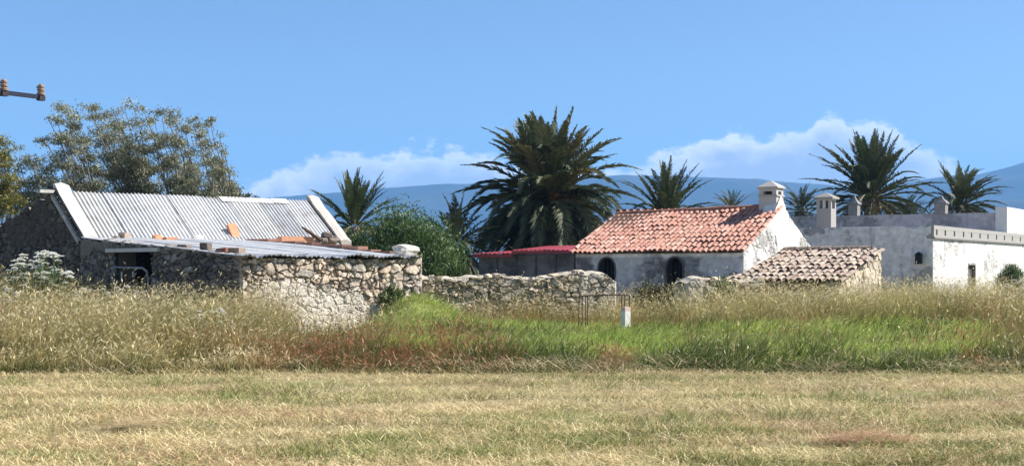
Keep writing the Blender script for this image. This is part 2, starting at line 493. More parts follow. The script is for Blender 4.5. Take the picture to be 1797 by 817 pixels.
    stone_panel(lw, (0, 0, 0), (0, -1, 0), (-1, 0, 0), .0, D, -.3, lambda u: lz(-u) + .05 + (fbm(u * 2, u * 0, 6) - .5) * .12, (.25, .115), .09, .022,
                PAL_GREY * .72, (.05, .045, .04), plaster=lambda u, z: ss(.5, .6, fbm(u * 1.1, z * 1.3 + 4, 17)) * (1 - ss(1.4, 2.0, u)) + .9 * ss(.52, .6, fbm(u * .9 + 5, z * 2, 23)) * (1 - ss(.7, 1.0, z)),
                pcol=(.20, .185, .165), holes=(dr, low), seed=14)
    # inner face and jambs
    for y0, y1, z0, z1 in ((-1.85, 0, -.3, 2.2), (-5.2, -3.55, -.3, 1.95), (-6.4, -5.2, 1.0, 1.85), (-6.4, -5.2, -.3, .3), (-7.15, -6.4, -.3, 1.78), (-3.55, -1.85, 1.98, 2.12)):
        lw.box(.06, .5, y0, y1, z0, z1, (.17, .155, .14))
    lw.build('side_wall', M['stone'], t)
    fw = MB()
    plf = lambda u, z: ss(-.12, .10, (.98 + .25 * np.sin(u * 1.1 + .4)) - z + (fbm(u * 1.6, z * 1.6, 41) - .5) * .9) * .85
    stone_panel(fw, (0, -D, 0), (1, 0, 0), (0, -1, 0), 0, LX, -.3, lambda u: FZ - .0 + .10 * ss(4.6, 4.75, u) + (fbm(u * 3, u * 0, 9) - .5) * .06, (.225, .145), .11, .018,
                PAL_SUN * np.array((.93, .92, .96)), (.13, .105, .085), plaster=plf, pcol=(.60, .545, .47), seed=21)
    fw.box(.02, LX, -D + .06, -D + .5, -.3, FZ - .04, (.3, .26, .2))
    fw.box(4.72, LX, -D + .01, -D + .5, FZ - .1, FZ + .09, (.45, .40, .32))
    fw.build('front_wall', M['stone'], t)
    rw = MB()
    stone_panel(rw, (LX, -D, 0), (0, 1, 0), (1, 0, 0), 0, D, -.3, lambda u: lz(u - D) + .02, seed=25, res=.05)
    rw.build('side_wall', M['stone'], t)
    li = MB(); li.box(-.10, .35, -3.95, -1.45, 1.98, 2.07, (.58, .56, .52)); li.build('lintel', M['white'], t)
    rr = MB()
    sl2 = np.array((0, D, EZ - .02 - FZ)); L2 = np.linalg.norm(sl2); sl2 /= L2; an2 = np.cross((1, 0, 0), sl2)
    corrugated(rr, (-.06, -D - .16, FZ + .03), (1, 0, 0), sl2, an2, LX - .1, L2 + .1, .9, .12, .02, [(.55, .56, .57), (.50, .50, .51), (.60, .60, .60)], 8, .07, .06)
    rr.build('lean_to_roof', M['tin'], t, smooth=True)
    # clay edging along the right verge of the lean-to roof
    ed = MB()
    rg = np.random.default_rng(5)
    y = -D + .9
    while y < -.1:
        ln = rg.uniform(.35, .8); z = lz(y + ln / 2) + .06 + rg.normal(0, .02)
        ed.box(LX - .24 + rg.normal(0, .03), LX + .05, y, y + ln - .03, z - .03, z + .12 + rg.uniform(-.04, .03), np.array((.27, .15, .115)) * rg.uniform(.7, 1.25))
        y += ln
    ed.build('tile_edging', M['brick'], t)
    # ragged stones along the top of the walls
    cs = MB()
    for k, u in enumerate(np.arange(.2, LX - .4, .33)):
        rock(cs, (u + rg.normal(0, .08), -D + .12, FZ - .06), (rg.uniform(.10, .2), .14, rg.uniform(.04, .07)), 30 + k, PAL_SUN[k % 5] * .8)
    for k, u in enumerate(np.arange(1.3, D, .42)):
        rock(cs, (.06, -u + rg.normal(0, .1), lz(-u) + .05), (.14, rg.uniform(.12, .24), rg.uniform(.04, .085)), 60 + k, PAL_GREY[k % 5])
    cs.build('wall_top', M['stone'], t)

    # ---------------- loose things lying on and leaning at the roofs
    def put(x, y, z):
        wx, wy = world(x, y, BARN, BR); return (wx, wy, z)
    def ray(px, d_guess=None, y=None, x=None):
        """local x on the line y=const under picture column px (survey help)"""
        k = (px - HX) / F
        c, s = math.cos(BR), math.sin(BR)
        if y is not None:
            return (k * (BARN[1] + y * c) - BARN[0] + y * s) / (c - k * s)
        return (k * (BARN[1] + x * s) - BARN[0] - x * c) / (-s - k * c)

    def loose(name, label, cat, x, y, z, r, seed, col, rz=0., material='stone', box=None, group=None):
        m = MB()
        if box:
            bx, by, bz = box
            mbx = MB(); v = np.array([(a, b, c) for c in (0, bz) for b in (-by, by) for a in (-bx, bx)], float)
            v += np.random.default_rng(seed).normal(0, min(box) * .07, v.shape)
            m.add(v, [(0, 2, 3, 1), (4, 5, 7, 6), (0, 1, 5, 4), (2, 6, 7, 3), (0, 4, 6, 2), (1, 3, 7, 5)], col)
        else:
            rock(m, (0, 0, r[2] * .8), r, seed, col)
        o = m.build(name, M[material], loc=put(x, y, z), rz=BR + rz)
        return tag(o, label, cat, group)
    yb = -.25; zt = EZ - .02
    loose('concrete_block', 'square grey broken block at the left end of the tin eave', 'block', ray(219, y=yb), yb, zt, None, 1, (.33, .27, .22), .4, 'brick', (.12, .10, .20))
    loose('roof_stone', 'small dark stone tight against the square block on the eave', 'stone', ray(206, y=yb), yb, zt, (.12, .10, .07), 2, (.22, .18, .15))
    loose('clay_tile', 'curved orange tile piece left of the broken red brick on the eave', 'roof tile', ray(275, y=yb), yb, zt, (.17, .12, .09), 3, (.50, .24, .13), .3, 'tile')
    loose('brick', 'flat broken red brick lying on the eave beside an orange tile piece', 'brick', ray(297, y=yb), yb, zt, None, 4, (.46, .20, .12), .2, 'brick', (.19, .12, .10))
    loose('plaster_lump', 'white plaster lump in the middle of the tin eave', 'rubble', ray(346, y=yb), yb, zt, (.20, .14, .10), 5, (.62, .58, .52))
    x = ray(412, y=.25)
    o = loose('clay_slab', 'tall orange clay slab standing upright against the tin roof', 'clay slab', x, .12, EZ + .03, None, 6, (.55, .25, .14), .25, 'tile', (.14, .04, .50))
    o.rotation_euler = (-.35, -.18, BR + .15)
    x = ray(512, y=.1)
    o = loose('clay_slab', 'wide flat orange clay slab lying low at the foot of the tin roof', 'clay slab', x, -.1, EZ + .0, None, 7, (.58, .30, .19), .0, 'tile', (.55, .10, .17))
    m = MB(); m.tube([(-.15, 0, .42), (.05, -.03, .3), (.45, -.05, .06)], [.03, .05, .06], 6, (.10, .07, .05))
    tag(m.build('roof_timber', M['wood'], loc=put(x + .28, -.22, EZ + .02), rz=BR), 'short dark timber leaning on the wide orange slab', 'timber')
    for k, (px, dz, rr_, cc) in enumerate(((566, 0, (.16, .13, .10), (.24, .20, .17)), (582, 0, (.20, .15, .12), (.20, .16, .14)), (573, .17, (.17, .14, .09), (.17, .14, .13)))):
        loose('roof_stone', ['paler dark stone left in the pile of three on the eave', 'broad dark stone right in the pile of three on the eave', 'dark stone topping the pile of three on the eave'][k],
              'stone', ray(px, y=-.2), -.2, EZ - .02 + dz, rr_, 8 + k, cc)
    loose('boulder', 'large pale boulder on the right front corner of the lean-to', 'boulder', ray(712, y=-D + .3), -D + .3, FZ + .10, (.36, .24, .14), 12, (.55, .52, .46))
    xk = .2
    for px, lab, col, bx, sd in ((361, 'dark broken stone set on edge above the lean-to side wall', (.14, .11, .09), (.12, .16, .26), 13),
                                 (324, 'low brown stone on the wall top near the lintel', (.20, .17, .15), (.12, .20, .14), 14)):
        y = ray(px, x=xk); loose('roof_stone', lab, 'stone', xk, y, lz(y) + .06, None, sd, col, .3, 'stone', tuple(q * .7 for q in bx))
    y = ray(394, x=xk); loose('brick', 'dark red brick on the lean-to wall left of its front corner', 'brick', xk, y, lz(y) + .07, None, 15, (.28, .12, .09), .1, 'brick', (.10, .17, .11))
    y = ray(416, x=.3); loose('roof_stone', 'squarish brown stone on the front corner of the lean-to', 'stone', .3, y, lz(y) + .07, None, 16, (.23, .18, .14), .5, 'stone', (.14, .13, .13))
    # old gate standing in the doorway
    gt = thing('metal_gate', 'old round cornered grey metal gate closing the dark barn doorway', 'gate', put(-.12, -2.7, .2), BR)
    fr = MB(); ya, yb2, zt2 = .78, -.86, 1.42
    pts = [(0, ya, .0), (0, ya, zt2), (0, yb2 + .25, zt2 - .02), (0, yb2 + .07, zt2 - .09), (0, yb2, zt2 - .28), (0, yb2, 0)]
    fr.tube(pts, .028, 8, (.30, .30, .31)); fr.build('frame', M['iron'], gt)
    pn = MB(); pn.box(-.015, .015, yb2 + .04, ya - .03, .62, .90, (.16, .16, .165)); pn.build('panel', M['iron'], gt)
    pn = MB(); pn.box(-.015, .015, yb2 + .04, ya - .03, .22, .52, (.16, .16, .165)); pn.build('panel', M['iron'], gt)
    for yy in (.35, -.2):
        h = MB(); h.box(-.03, -.005, yy - .03, yy + .03, 1.18, 1.32, (.5, .5, .5)); h.build('hook', M['iron'], gt)


# ------------------------------------------------------------------ the tiled house
def arch(cx, w, z0, z1):
    def f(u, z):
        r = w / 2
        return (np.abs(u - cx) < r) & (z > z0) & ((z < z1 - r) | (((u - cx) / r) ** 2 + ((z - (z1 - r)) / r) ** 2 < 1))
    return f


TILE_PAL = np.array([(.47, .245, .185), (.51, .28, .215), (.45, .225, .165), (.54, .32, .255), (.48, .255, .195), (.42, .205, .155)])
OLD_PAL = np.array([(.34, .265, .215), (.39, .31, .255), (.31, .235, .19), (.41, .335, .275), (.33, .275, .23), (.29, .215, .175)])


def chimney(t, x, y, w, z0, zt, zc, openings, col=(.62, .60, .57)):
    """square stack > cap, openings"""
    a = w / 2; o0, o1 = openings
    m = MB(); m.box(x - a, x + a, y - a, y + a, z0, o0 - .05, col)
    post = a * .5
    for sx in (-1, 1):
        for sy in (-1, 1):
            m.box(*sorted((x + sx * a, x + sx * (a - post))), *sorted((y + sy * a, y + sy * (a - post))), o0 - .005, o1, col)
    m.box(x - a * .45, x + a * .45, y - a * .45, y + a * .45, o0 - .005, o1 - .004, np.array((.05, .045, .04)))
    m.box(x - a, x + a, y - a, y + a, o1, zt, col)
    st = m.build('stack', M['white'], t)
    b = MB(); b.box(x - a - .03, x + a + .03, y - a - .03, y + a + .03, o0 - .05, o0 - .002, np.array(col) * .8); b.build('moulding', M['white'], st)
    c = MB(); e = a + .05
    v = [(x - e, y - e, zt), (x + e, y - e, zt), (x + e, y + e, zt), (x - e, y + e, zt)]
    v += [(p[0], p[1], zt + .04) for p in v] + [(x, y, zc)]
    c.add(v, [(3, 2, 1, 0), (0, 1, 5, 4), (1, 2, 6, 5), (2, 3, 7, 6), (3, 0, 4, 7), (4, 5, 8), (5, 6, 8), (6, 7, 8), (7, 4, 8)], np.array(col) * .82)
    c.build('cap', M['white'], st)
    return st


def build_house():
    W, D, EZ, RZ = 5.33, 5.5, 2.10, 3.38
    t = thing('tiled_house', 'low whitewashed house with red clay tile roof and a pointed chimney on its gable', 'house', (HOUSE[0], HOUSE[1], 0), HR)
    half = D / 2
    w = MB()
    h1 = arch(-4.27, .58, .9, 1.92); h2 = arch(-2.08, .56, .9, 1.92)
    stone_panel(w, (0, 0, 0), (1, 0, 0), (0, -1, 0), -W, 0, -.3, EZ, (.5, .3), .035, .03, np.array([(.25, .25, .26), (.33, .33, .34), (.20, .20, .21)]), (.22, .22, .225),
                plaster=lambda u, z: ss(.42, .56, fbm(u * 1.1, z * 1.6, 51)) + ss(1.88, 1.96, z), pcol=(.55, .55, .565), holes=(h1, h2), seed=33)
    w.box(-W, 0, D - .3, D, -.3, EZ, (.5, .5, .5)); 
    stone_panel(w, (-W, D, 0), (0, -1, 0), (-1, 0, 0), 0, D, -.3, lambda u: EZ + (RZ - EZ) * (1 - np.abs(u - half) / half) - .16, seed=34, res=.06, pal=PAL_GREY)
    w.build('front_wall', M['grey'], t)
    g = MB()
    def gt(u):
        z = EZ + (RZ - EZ) * (1 - np.abs(u - half) / half) + .05
        return z + .30 * np.exp(-((u - half) / .42) ** 2) - .02 + (fbm(u * 4, u * 0, 5) - .5) * .05
    stone_panel(g, (0, 0, 0), (0, 1, 0), (1, 0, 0), 0, D, -.3, gt, (.45, .28), .03, .03, np.array([(.46, .45, .43), (.52, .50, .48)]), (.34, .33, .31),
                plaster=lambda u, z: ss(.35, .5, fbm(u * 1.3, z * 1.3, 61)) * ss(.35, .9, u + .5 * fbm(u * 4, z * 4, 3)), pcol=(.70, .69, .67), seed=35)
    ys = np.linspace(0, D, 50); tz = gt(ys)
    P = np.stack([np.stack([np.full(50, -.38), ys, tz - .06], -1), np.stack([np.zeros(50), ys, tz], -1)], 0)
    g.grid(P, np.array((.72, .70, .66)))
    P = np.stack([np.stack([np.full(50, -.38), ys, ys * 0 - .3], -1), np.stack([np.full(50, -.38), ys, tz - .06], -1)], 0)
    g.grid(P, np.array((.6, .58, .55)))
    g.build('gable_wall', M['white'], t)
    sl = np.array((0, half, RZ - EZ)); L1 = np.linalg.norm(sl) ; sl /= L1; an = np.cross((1, 0, 0), sl)
    r = MB(); clay_tiles(r, np.array((-W - .08, 0, EZ - .0)) - sl * .16, (1, 0, 0), sl, an, W + .12, L1 + .16, .166, .32, TILE_PAL, .014, 4, .11)
    r.build('tile_roof', M['tile'], t, smooth=False)
    b = MB(); slb = np.array((0, -half, RZ - EZ)); slb /= np.linalg.norm(slb); anb = np.array((0, (RZ - EZ), half)) / L1
    clay_tiles(b, np.array((-W - .08, D, EZ)) - slb * .16, (1, 0, 0), slb, anb, W - .3, L1 + .14, .24, .5, TILE_PAL, .012, 5)
    b.build('rear_roof', M['tile'], t)
    rd = MB(); rg = np.random.default_rng(2)
    x = -W - .1
    while x < -.45:
        th = np.linspace(-.15, math.pi + .15, 9)
        a = np.stack([np.full(9, x), half + np.cos(th) * .13, RZ - .01 + np.sin(th) * .115], -1); a[:, 2] -= .11 * min(1, -x / W); b2 = a + np.array((.43, 0, .009)); b2[:, 2] += rg.uniform(-.01, .022)
        i = np.arange(8); rd.add(np.concatenate([a, b2]), np.stack([i, i + 1, i + 10, i + 9], -1), np.array((.30, .135, .09)) * rg.uniform(.75, 1.15)); x += .40
    rd.build('ridge_tiles', M['tile'], t)
    chimney(t, -.30, half, .54, RZ - .3, 3.93, 4.17, (3.74, 3.84), (.50, .48, .455))
    for cx, wd in ((-4.27, .58), (-2.08, .56)):
        m = MB(); r0 = wd / 2; zt = 1.92; th = np.linspace(0, math.pi, 11)
        out = [(cx + r0 + .015, .9)] + [(cx + np.cos(a) * (r0 + .015), zt - r0 + np.sin(a) * (r0 + .015)) for a in th] + [(cx - r0 - .015, .9)]
        o = np.array([(p[0], -.035, p[1]) for p in out]); i_ = np.array([(cx + (p[0] - cx) * .84, -.035, p[1] - (.045 if p[1] > 1.2 else 0)) for p in out])
        i2 = i_ + (0, .28, 0)
        P = np.stack([o + (0, .06, 0), o, i_, i2], 0); m.grid(P, np.array((.10, .095, .09)))
        wn = m.build('window', M['wood'], t)
        p = MB(); p.add([(q[0], .22, q[2]) for q in o], [tuple(range(len(o)))], (.012, .012, .014)); p.build('dark_backing', M['dark'], wn)  # near-black sheet painted as the unlit inside behind the window
        bars = MB()
        for k in (-1, 0, 1):
            bars.tube([(cx + k * wd * .22, .03, .9), (cx + k * wd * .22, .03, 1.82)], .009, 5, (.04, .04, .045))
        bars.build('grille', M['iron'], wn)
    dp = MB(); dp.box(-1.42, -.22, -.05, -.012, .8, 1.36, (.035, .035, .04)); dp.build('dark_opening', M['wood'], t)  # near-black board, painted shade of a low opening in the wall
    # ---------------- lower annexe with red sheets, continuing the front wall to the left
    a = thing('red_roofed_annexe', 'low dark grey annexe with red metal roof sheets left of the tiled house', 'outbuilding', (HOUSE[0], HOUSE[1], 0), HR)
    X0 = -8.85; X1 = -W - .09
    w = MB()
    stone_panel(w, (0, .06, 0), (1, 0, 0), (0, -1, 0), X0, X1, -.3, 2.0, (.6, .3), .02, .04, np.array([(.13, .135, .14), (.16, .165, .17)]), (.15, .15, .155),
                plaster=lambda u, z: ss(.4, .6, fbm(u * 1.2, z * 1.2, 71)), pcol=(.17, .175, .18), seed=41)
    w.box(X0, X0 + .25, .1, 3.0, -.3, 2.0, (.15, .15, .15)); w.box(X0, X1, 2.8, 3.0, -.3, 2.2, (.15, .15, .15))
    for k in range(1, 5):
        w.box(X0 + k * .7 - .02, X0 + k * .7 + .02, .02, .05, 0, 1.98, (.10, .10, .105))
    w.build('wall', M['grey'], a)
    for x0, x1, z0, z1, y1 in ((X0 - .08, -7.42, 2.02, 2.13, 1.9), (-7.46, X1 + .0, 2.12, 2.28, 2.0)):
        r = MB(); sl = np.array((0, y1 + .2, z1 - z0)); L_ = np.linalg.norm(sl); sl /= L_; an = np.cross((1, 0, 0), sl)
        corrugated(r, (x0, -.2, z0), (1, 0, 0), sl, an, x1 - x0, L_, .8, .16, .012, [(.27, .03, .045), (.23, .028, .038)], 3, .01, .0)
        r.box(x0, x1, -.22, -.19, z0 - .09, z0 + .0, (.22, .022, .032))
        r.build('red_roof_sheet', M['redtin'], a, smooth=False)
    # ---------------- small lean-to shed against the right gable
    s = thing('tiled_shed', 'small stone shed with mossy faded tiles built against the white gable', 'shed', (HOUSE[0], HOUSE[1], 0), HR)
    x1_, y0 = local(8.52, 34.0, HOUSE, HR)         # right eave corner
    x1_ = float(x1_); y0 = float(y0); x0_ = .06; Dp = 3.35; z0, z1 = 1.27, 2.10
    sl = np.array((0, Dp, z1 - z0)); L1 = np.linalg.norm(sl); sl /= L1; an = np.cross((1, 0, 0), sl)
    r = MB(); clay_tiles(r, np.array((x0_ - .3, y0, z0)) - sl * .12, (1, 0, 0), sl, an, x1_ - x0_ + .34, L1 + .15, .19, .38, OLD_PAL, .028, 14)
    r.build('tile_roof', M['oldtile'], s)
    w = MB()
    tp = lambda u: z0 + (z1 - z0) * u / Dp - .03 + .07 * (fbm(u * 4, u * 0, 3) - .3)
    stone_panel(w, (x1_ - .06, y0 + .05, 0), (0, 1, 0), (1, 0, 0), 0, Dp + .2, -.3, tp, (.24, .17), .06, .03, PAL_SUN * 1.05, (.3, .26, .2),
                plaster=lambda u, z: .5 * ss(.45, .6, fbm(u * 2, z * 2, 81)), pcol=(.5, .44, .35), seed=44)
    w.box(x1_ - .35, x1_ - .07, y0 + .1, y0 + Dp, -.3, z0 - .1, (.3, .26, .2))
    w.build('gable_wall', M['stone'], s)
    w = MB()
    stone_panel(w, (0, y0 + .18, 0), (1, 0, 0), (0, -1, 0), x0_, x1_ - .34, -.3, z0 - .0, (.26, .16), .06, .035, PAL_GREY * .8, (.1, .09, .08), seed=45)
    w.build('front_wall', M['stone'], s)
    w = MB(); stone_panel(w, (0, y0 + .04, 0), (1, 0, 0), (0, -1, 0), x1_ - .34, x1_ - .05, -.3, z0 - .02, (.3, .2), .03, .035, PAL_SUN * 1.1, (.4, .36, .3), seed=46)
    w.build('corner_pier', M['stone'], s)
    w = MB(); w.box(x0_, x1_ - .1, y0 + Dp + .05, y0 + Dp + .25, -.3, z1, (.4, .36, .3)); w.build('rear_wall', M['stone'], s)
    rd = MB()
    for k in range(7):
        th = np.linspace(0, math.pi, 7); xx = x0_ + k * .37
        if xx > x1_ - .3: break
        a_ = np.stack([np.full(7, xx), y0 + Dp + np.cos(th) * .12, z1 + .03 + np.sin(th) * .09], -1); b_ = a_ + (.36, 0, .015)
        i = np.arange(6); rd.add(np.concatenate([a_, b_]), np.stack([i, i + 1, i + 8, i + 7], -1), OLD_PAL[k % 6] * .85)
    rd.build('ridge_tiles', M['oldtile'], s)


# ------------------------------------------------------------------ white wing and the taller grey block
def wing_y(px):
    k = (px - HX) / F; c, s_ = math.cos(WR), math.sin(WR)
    # world of (0,y): X = Wx - y*sin, Y = Wy + y*cos
    return (WING[0] - k * WING[1]) / (k * c + s_)


def build_wing():
    t = thing('white_building', 'flat roofed white building with a slotted parapet and sunlit long wall', 'building', (WING[0], WING[1], 0), WR)
    ZT, ZC, B, LY = 3.07, 2.62, 6.5, 19.0
    wy1, wy2 = wing_y(1705), wing_y(1774)
    win = [(wy1, 1.15, .55, 1.77), (wy2, 1.9, .3, 1.74)]
    w = MB()
    stone_panel(w, (0, 0, 0), (0, 1, 0), (1, 0, 0), 0, LY, -.3, ZC, (.7, .45), .018, .05, np.array([(.52, .51, .49), (.56, .55, .53)]), (.40, .39, .37),
                plaster=lambda u, z: ss(.33, .45, fbm(u * .9, z * 1.2, 91)), pcol=(.66, .65, .635), holes=[rect(y - a / 2, y + a / 2, z0, z1) for y, a, z0, z1 in win], seed=51, taper=True)
    w.box(-.42, -.02, -.0 + .02, LY, -.3, .28, (.7, .7, .7))
    w.build('sunlit_wall', M['white'], t)
    p = MB()
    slots = [float(wing_y(x)) for x in (1642, 1657, 1673, 1689, 1703, 1718, 1732, 1747, 1761, 1775, 1789, 1803, 1817)]
    c = (.33, .32, .305); ed = [-.02]
    for y in slots: ed += [y - .10, y + .10]
    ed += [LY]
    for i in range(0, len(ed), 2):
        p.box(-.22, .04, ed[i], ed[i + 1], 2.74, 2.93, c)
    p.box(-.22, .04, -.02, LY, ZC + .05, 2.74, c); p.box(-.22, .045, -.022, LY, 2.93, ZT, c)
    p.box(-.22, -.05, -.015, LY, 2.735, 2.935, (.05, .05, .05))
    p.build('parapet', M['white'], t)
    q = MB(); q.box(-.2, .085, -.03, LY, ZC, ZC + .05, (.24, .23, .22)); q.build('cornice', M['white'], t)
    g = MB()
    stone_panel(g, (0, 0, 0), (1, 0, 0), (0, -1, 0), -B, 0, -.3, ZT - .01, (.62, .30), .05, .035, np.array([(.56, .55, .56), (.64, .63, .64), (.48, .48, .50)]), (.36, .36, .37),
                plaster=lambda u, z: .9 * ss(.40, .50, fbm(u * 1.1, z * 1.5, 95)), pcol=(.72, .71, .73), seed=53, taper=True)
    g.box(-B, -B + .3, .05, 11, -.3, ZT - .02, (.3, .3, .3)); g.box(-B + .05, -.25, .08, 11.2, 2.6, 2.75, (.35, .34, .33))
    g.build('shaded_wall', M['grey'], t)
    for y, a, z0, z1 in win:
        f = MB()
        for y0, y1, za, zb_ in ((y - a / 2 - .05, y - a / 2 + .05, z0, z1), (y + a / 2 - .05, y + a / 2 + .05, z0, z1), (y - a / 2 + .05, y + a / 2 - .05, z1 - .06, z1 + .02)):
            f.box(-.12, .012, y0, y1, za, zb_, (.22, .20, .18))
        wn = f.build('window', M['wood'], t)
        s_ = MB(); n = 5; ww = (a - .1) / n
        for k in range(n):
            s_.box(-.16, -.10 - .01 * (k % 2), y - a / 2 + .05 + k * ww + .015, y - a / 2 + .05 + (k + 1) * ww - .01, z0, z1 - .06, np.array((.13, .115, .105)) * (.6 + .25 * (k % 3)))
        s_.box(-.22, -.17, y - a / 2, y + a / 2, z0, z1, (.02, .02, .02)); s_.build('shutter', M['wood'], wn)
    # lantern near the corner of the shaded wall
    l = thing('wall_lantern', 'black iron lantern on the grey wall near the white corner', 'lantern', (*world(-.42, -.22, WING, WR), 1.9), WR)
    m = MB(); m.box(-.10, .10, -.10, .10, -.16, .16, (.02, .02, .022)); m.build('lamp_body', M['iron'], l)
    m = MB(); m.add([(-.13, -.13, .16), (.13, -.13, .16), (.13, .13, .16), (-.13, .13, .16), (0, 0, .27)], [(3, 2, 1, 0), (0, 1, 4), (1, 2, 4), (2, 3, 4), (3, 0, 4)], (.02, .02, .022)); m.build('cap', M['iron'], l)
    m = MB(); m.tube([(0, .10, 0), (0, .17, -.1), (0, .24, .1)], .025, 6, (.02, .02, .022)); m.build('bracket', M['iron'], l)

    # taller block behind
    b = thing('grey_block', 'taller weathered grey building with a plain parapet behind the white one', 'building', (WING[0], WING[1], 0), WR)
    y0 = 11.4; zt = 3.93
    w = MB()
    stone_panel(w, (-.03, y0, 0), (1, 0, 0), (0, -1, 0), -14, -.12, -.3, lambda u: zt + (fbm(u, u * 0, 4) - .5) * .05, (.9, .5), .03, .06, np.array([(.36, .34, .35), (.42, .39, .40)]), (.3, .28, .3),
                plaster=lambda u, z: ss(.4, .55, fbm(u * .8, z * 1.2, 97)), pcol=(.47, .44, .455), seed=57)
    w.box(-14, -.16, y0 + .05, y0 + .4, -.3, zt - .04, (.3, .29, .28)); w.box(-14, -13.7, y0 + .4, y0 + 8, -.3, zt - .1, (.3, .29, .28))
    w.build('wall', M['grey'], b)
    e = MB()
    e.box(-.5, -.03, y0 - .06, y0 + 8, -.3, 4.14, (.74, .72, .70))
    e.build('end_wall', M['white'], b)
    # pinnacles
    def pinn(x, wd, zb_, zt_, label):
        o = thing('pinnacle', label, 'pinnacle', (*world(x, y0 + .2, WING, WR), zt - .05), WR)
        a = wd / 2; m = MB(); m.box(-a, a, -a, a, 0, zb_ - zt + .05, (.25, .235, .23)); m.build('plinth', M['grey'], o)
        m = MB(); z = zb_ - zt + .05; e_ = a + .05
        v = [(-e_, -e_, z), (e_, -e_, z), (e_, e_, z), (-e_, e_, z), (-e_, -e_, z + .05), (e_, -e_, z + .05), (e_, e_, z + .05), (-e_, e_, z + .05)]
        k = a * .45; v += [(-k, -k, z + .22), (k, -k, z + .22), (k, k, z + .22), (-k, k, z + .22), (0, 0, zt_ - zt + .05)]
        f = [(3, 2, 1, 0)] + [(i, (i + 1) % 4, 4 + (i + 1) % 4, 4 + i) for i in range(4)] + [(4 + i, 4 + (i + 1) % 4, 8 + (i + 1) % 4, 8 + i) for i in range(4)] + [(8 + i, 8 + (i + 1) % 4, 12) for i in range(4)]
        m.add(v, f, (.22, .21, .205)); m.build('spire', M['grey'], o)
    pinn(-6.6, .40, 4.42, 4.92, 'slim pointed pinnacle on the grey parapet just right of the hooded chimney')
    pinn(-2.8, .46, 4.35, 4.74, 'short pointed pinnacle on the grey parapet above the white corner')
    # big hooded chimney standing on the wing's roof
    cx, cy = local(11.99, 50., WING, WR); cx = float(cx); cy = float(cy)
    ch = thing('hooded_chimney', 'tall square chimney with flat hooded cap between tiled house and grey block', 'chimney', (*world(cx, cy, WING, WR), 2.74), WR)
    a = .285; m = MB(); m.box(-a, a, -a, a, 0, 1.12, (.33, .31, .30))
    for sx in (-1, 1):
        for sy in (-1, 1):
            m.box(*sorted((sx * a, sx * .17)), *sorted((sy * a, sy * .17)), 1.118, 1.42, (.36, .34, .33))
    m.box(-.05, .05, -a + .005, a - .005, 1.118, 1.42, (.5, .48, .47)); m.box(-a, a, -a, a, 1.42, 1.48, (.36, .34, .33))
    m.build('stack', M['white'], ch)
    m = MB(); m.box(-.14, .14, -.14, .14, 1.121, 1.40, (.06, .05, .05)); m.build('flue', M['dark'], ch)
    m = MB(); e_ = a + .1; v = [(-e_, -e_, 1.48), (e_, -e_, 1.48), (e_, e_, 1.48), (-e_, e_, 1.48), (-e_, -e_, 1.55), (e_, -e_, 1.55), (e_, e_, 1.55), (-e_, e_, 1.55), (0, 0, 1.74)]
    m.add(v, [(3, 2, 1, 0), (0, 1, 5, 4), (1, 2, 6, 5), (2, 3, 7, 6), (3, 0, 4, 7), (4, 5, 8), (5, 6, 8), (6, 7, 8), (7, 4, 8)], (.28, .26, .25)); m.build('cap', M['white'], ch)


# ------------------------------------------------------------------ dry stone garden walls, rusty gate, post
def garden_wall(label, P0, P1, top, seed, endr):
    P0 = np.array(P0, float); P1 = np.array(P1, float); L = np.linalg.norm(P1 - P0); a = math.atan2(P1[1] - P0[1], P1[0] - P0[0])
    t = thing('garden_wall', label, 'stone wall', (P0[0], P0[1], 0), a)
    th = .5; m = MB()
    tp = lambda u: top(u) + (fbm(u * 2.5, u * 0, seed) - .5) * .16
    sm = (lambda u, z: .8 * ss(L - 1.2, L - 1.0, u) * ss(.38, .5, fbm(u * 2, z * 2, seed + 2) + .1)) if endr > 0 else (lambda u, z: .8 * (1 - ss(.5, .7, u)))
    stone_panel(m, (0, 0, 0), (1, 0, 0), (0, -1, 0), 0, L, -.3, tp, (.215, .095), .085, .020, PAL_SUN * .78, (.15, .125, .095), plaster=sm, pcol=(.50, .45, .38), seed=seed)
    stone_panel(m, (L, th, 0), (-1, 0, 0), (0, 1, 0), 0, L, -.3, lambda u: tp(L - u), (.27, .15), .08, .05, PAL_SUN * .9, seed=seed + 1)
    us = np.linspace(0, L, 60); z = tp(us)
    m.grid(np.stack([np.stack([us, us * 0, z], -1), np.stack([us, us * 0 + th / 2, z + .06], -1), np.stack([us, us * 0 + th, z], -1)], 0), np.array((.4, .36, .3)))
    for x, n in ((0, -1), (L, 1)):
        stone_panel(m, (x, th if n < 0 else 0, 0), (0, -n if n < 0 else 1, 0), (n, 0, 0), 0, th, -.3, float(tp(np.array(x))), (.25, .2), .05, .03, PAL_SUN, seed=seed + 3) if n > 0 else \
            stone_panel(m, (x, th, 0), (0, -1, 0), (-1, 0, 0), 0, th, -.3, float(tp(np.array(x))), (.25, .2), .05, .03, PAL_SUN, seed=seed + 3)
    m.build('wall_face', M['stone'], t)
    rg = np.random.default_rng(seed); r = MB(); u = .1
    lim = L - 1.05 if endr > 0 else L
    if endr < 0: u = .75
    while u < lim:
        w = rg.uniform(.07, .17); h = rg.uniform(.035, .085)
        rock(r, (u, rg.uniform(.06, .3), float(tp(np.array(u))) + h * .2), (w, rg.uniform(.1, .16), h), int(seed * 50 + u * 40), PAL_SUN[rg.integers(5)] * rg.uniform(.75, 1.1)); u += w * rg.uniform(1.3, 2.2)
    r.build('coping_stones', M['stone'], t)
    return t


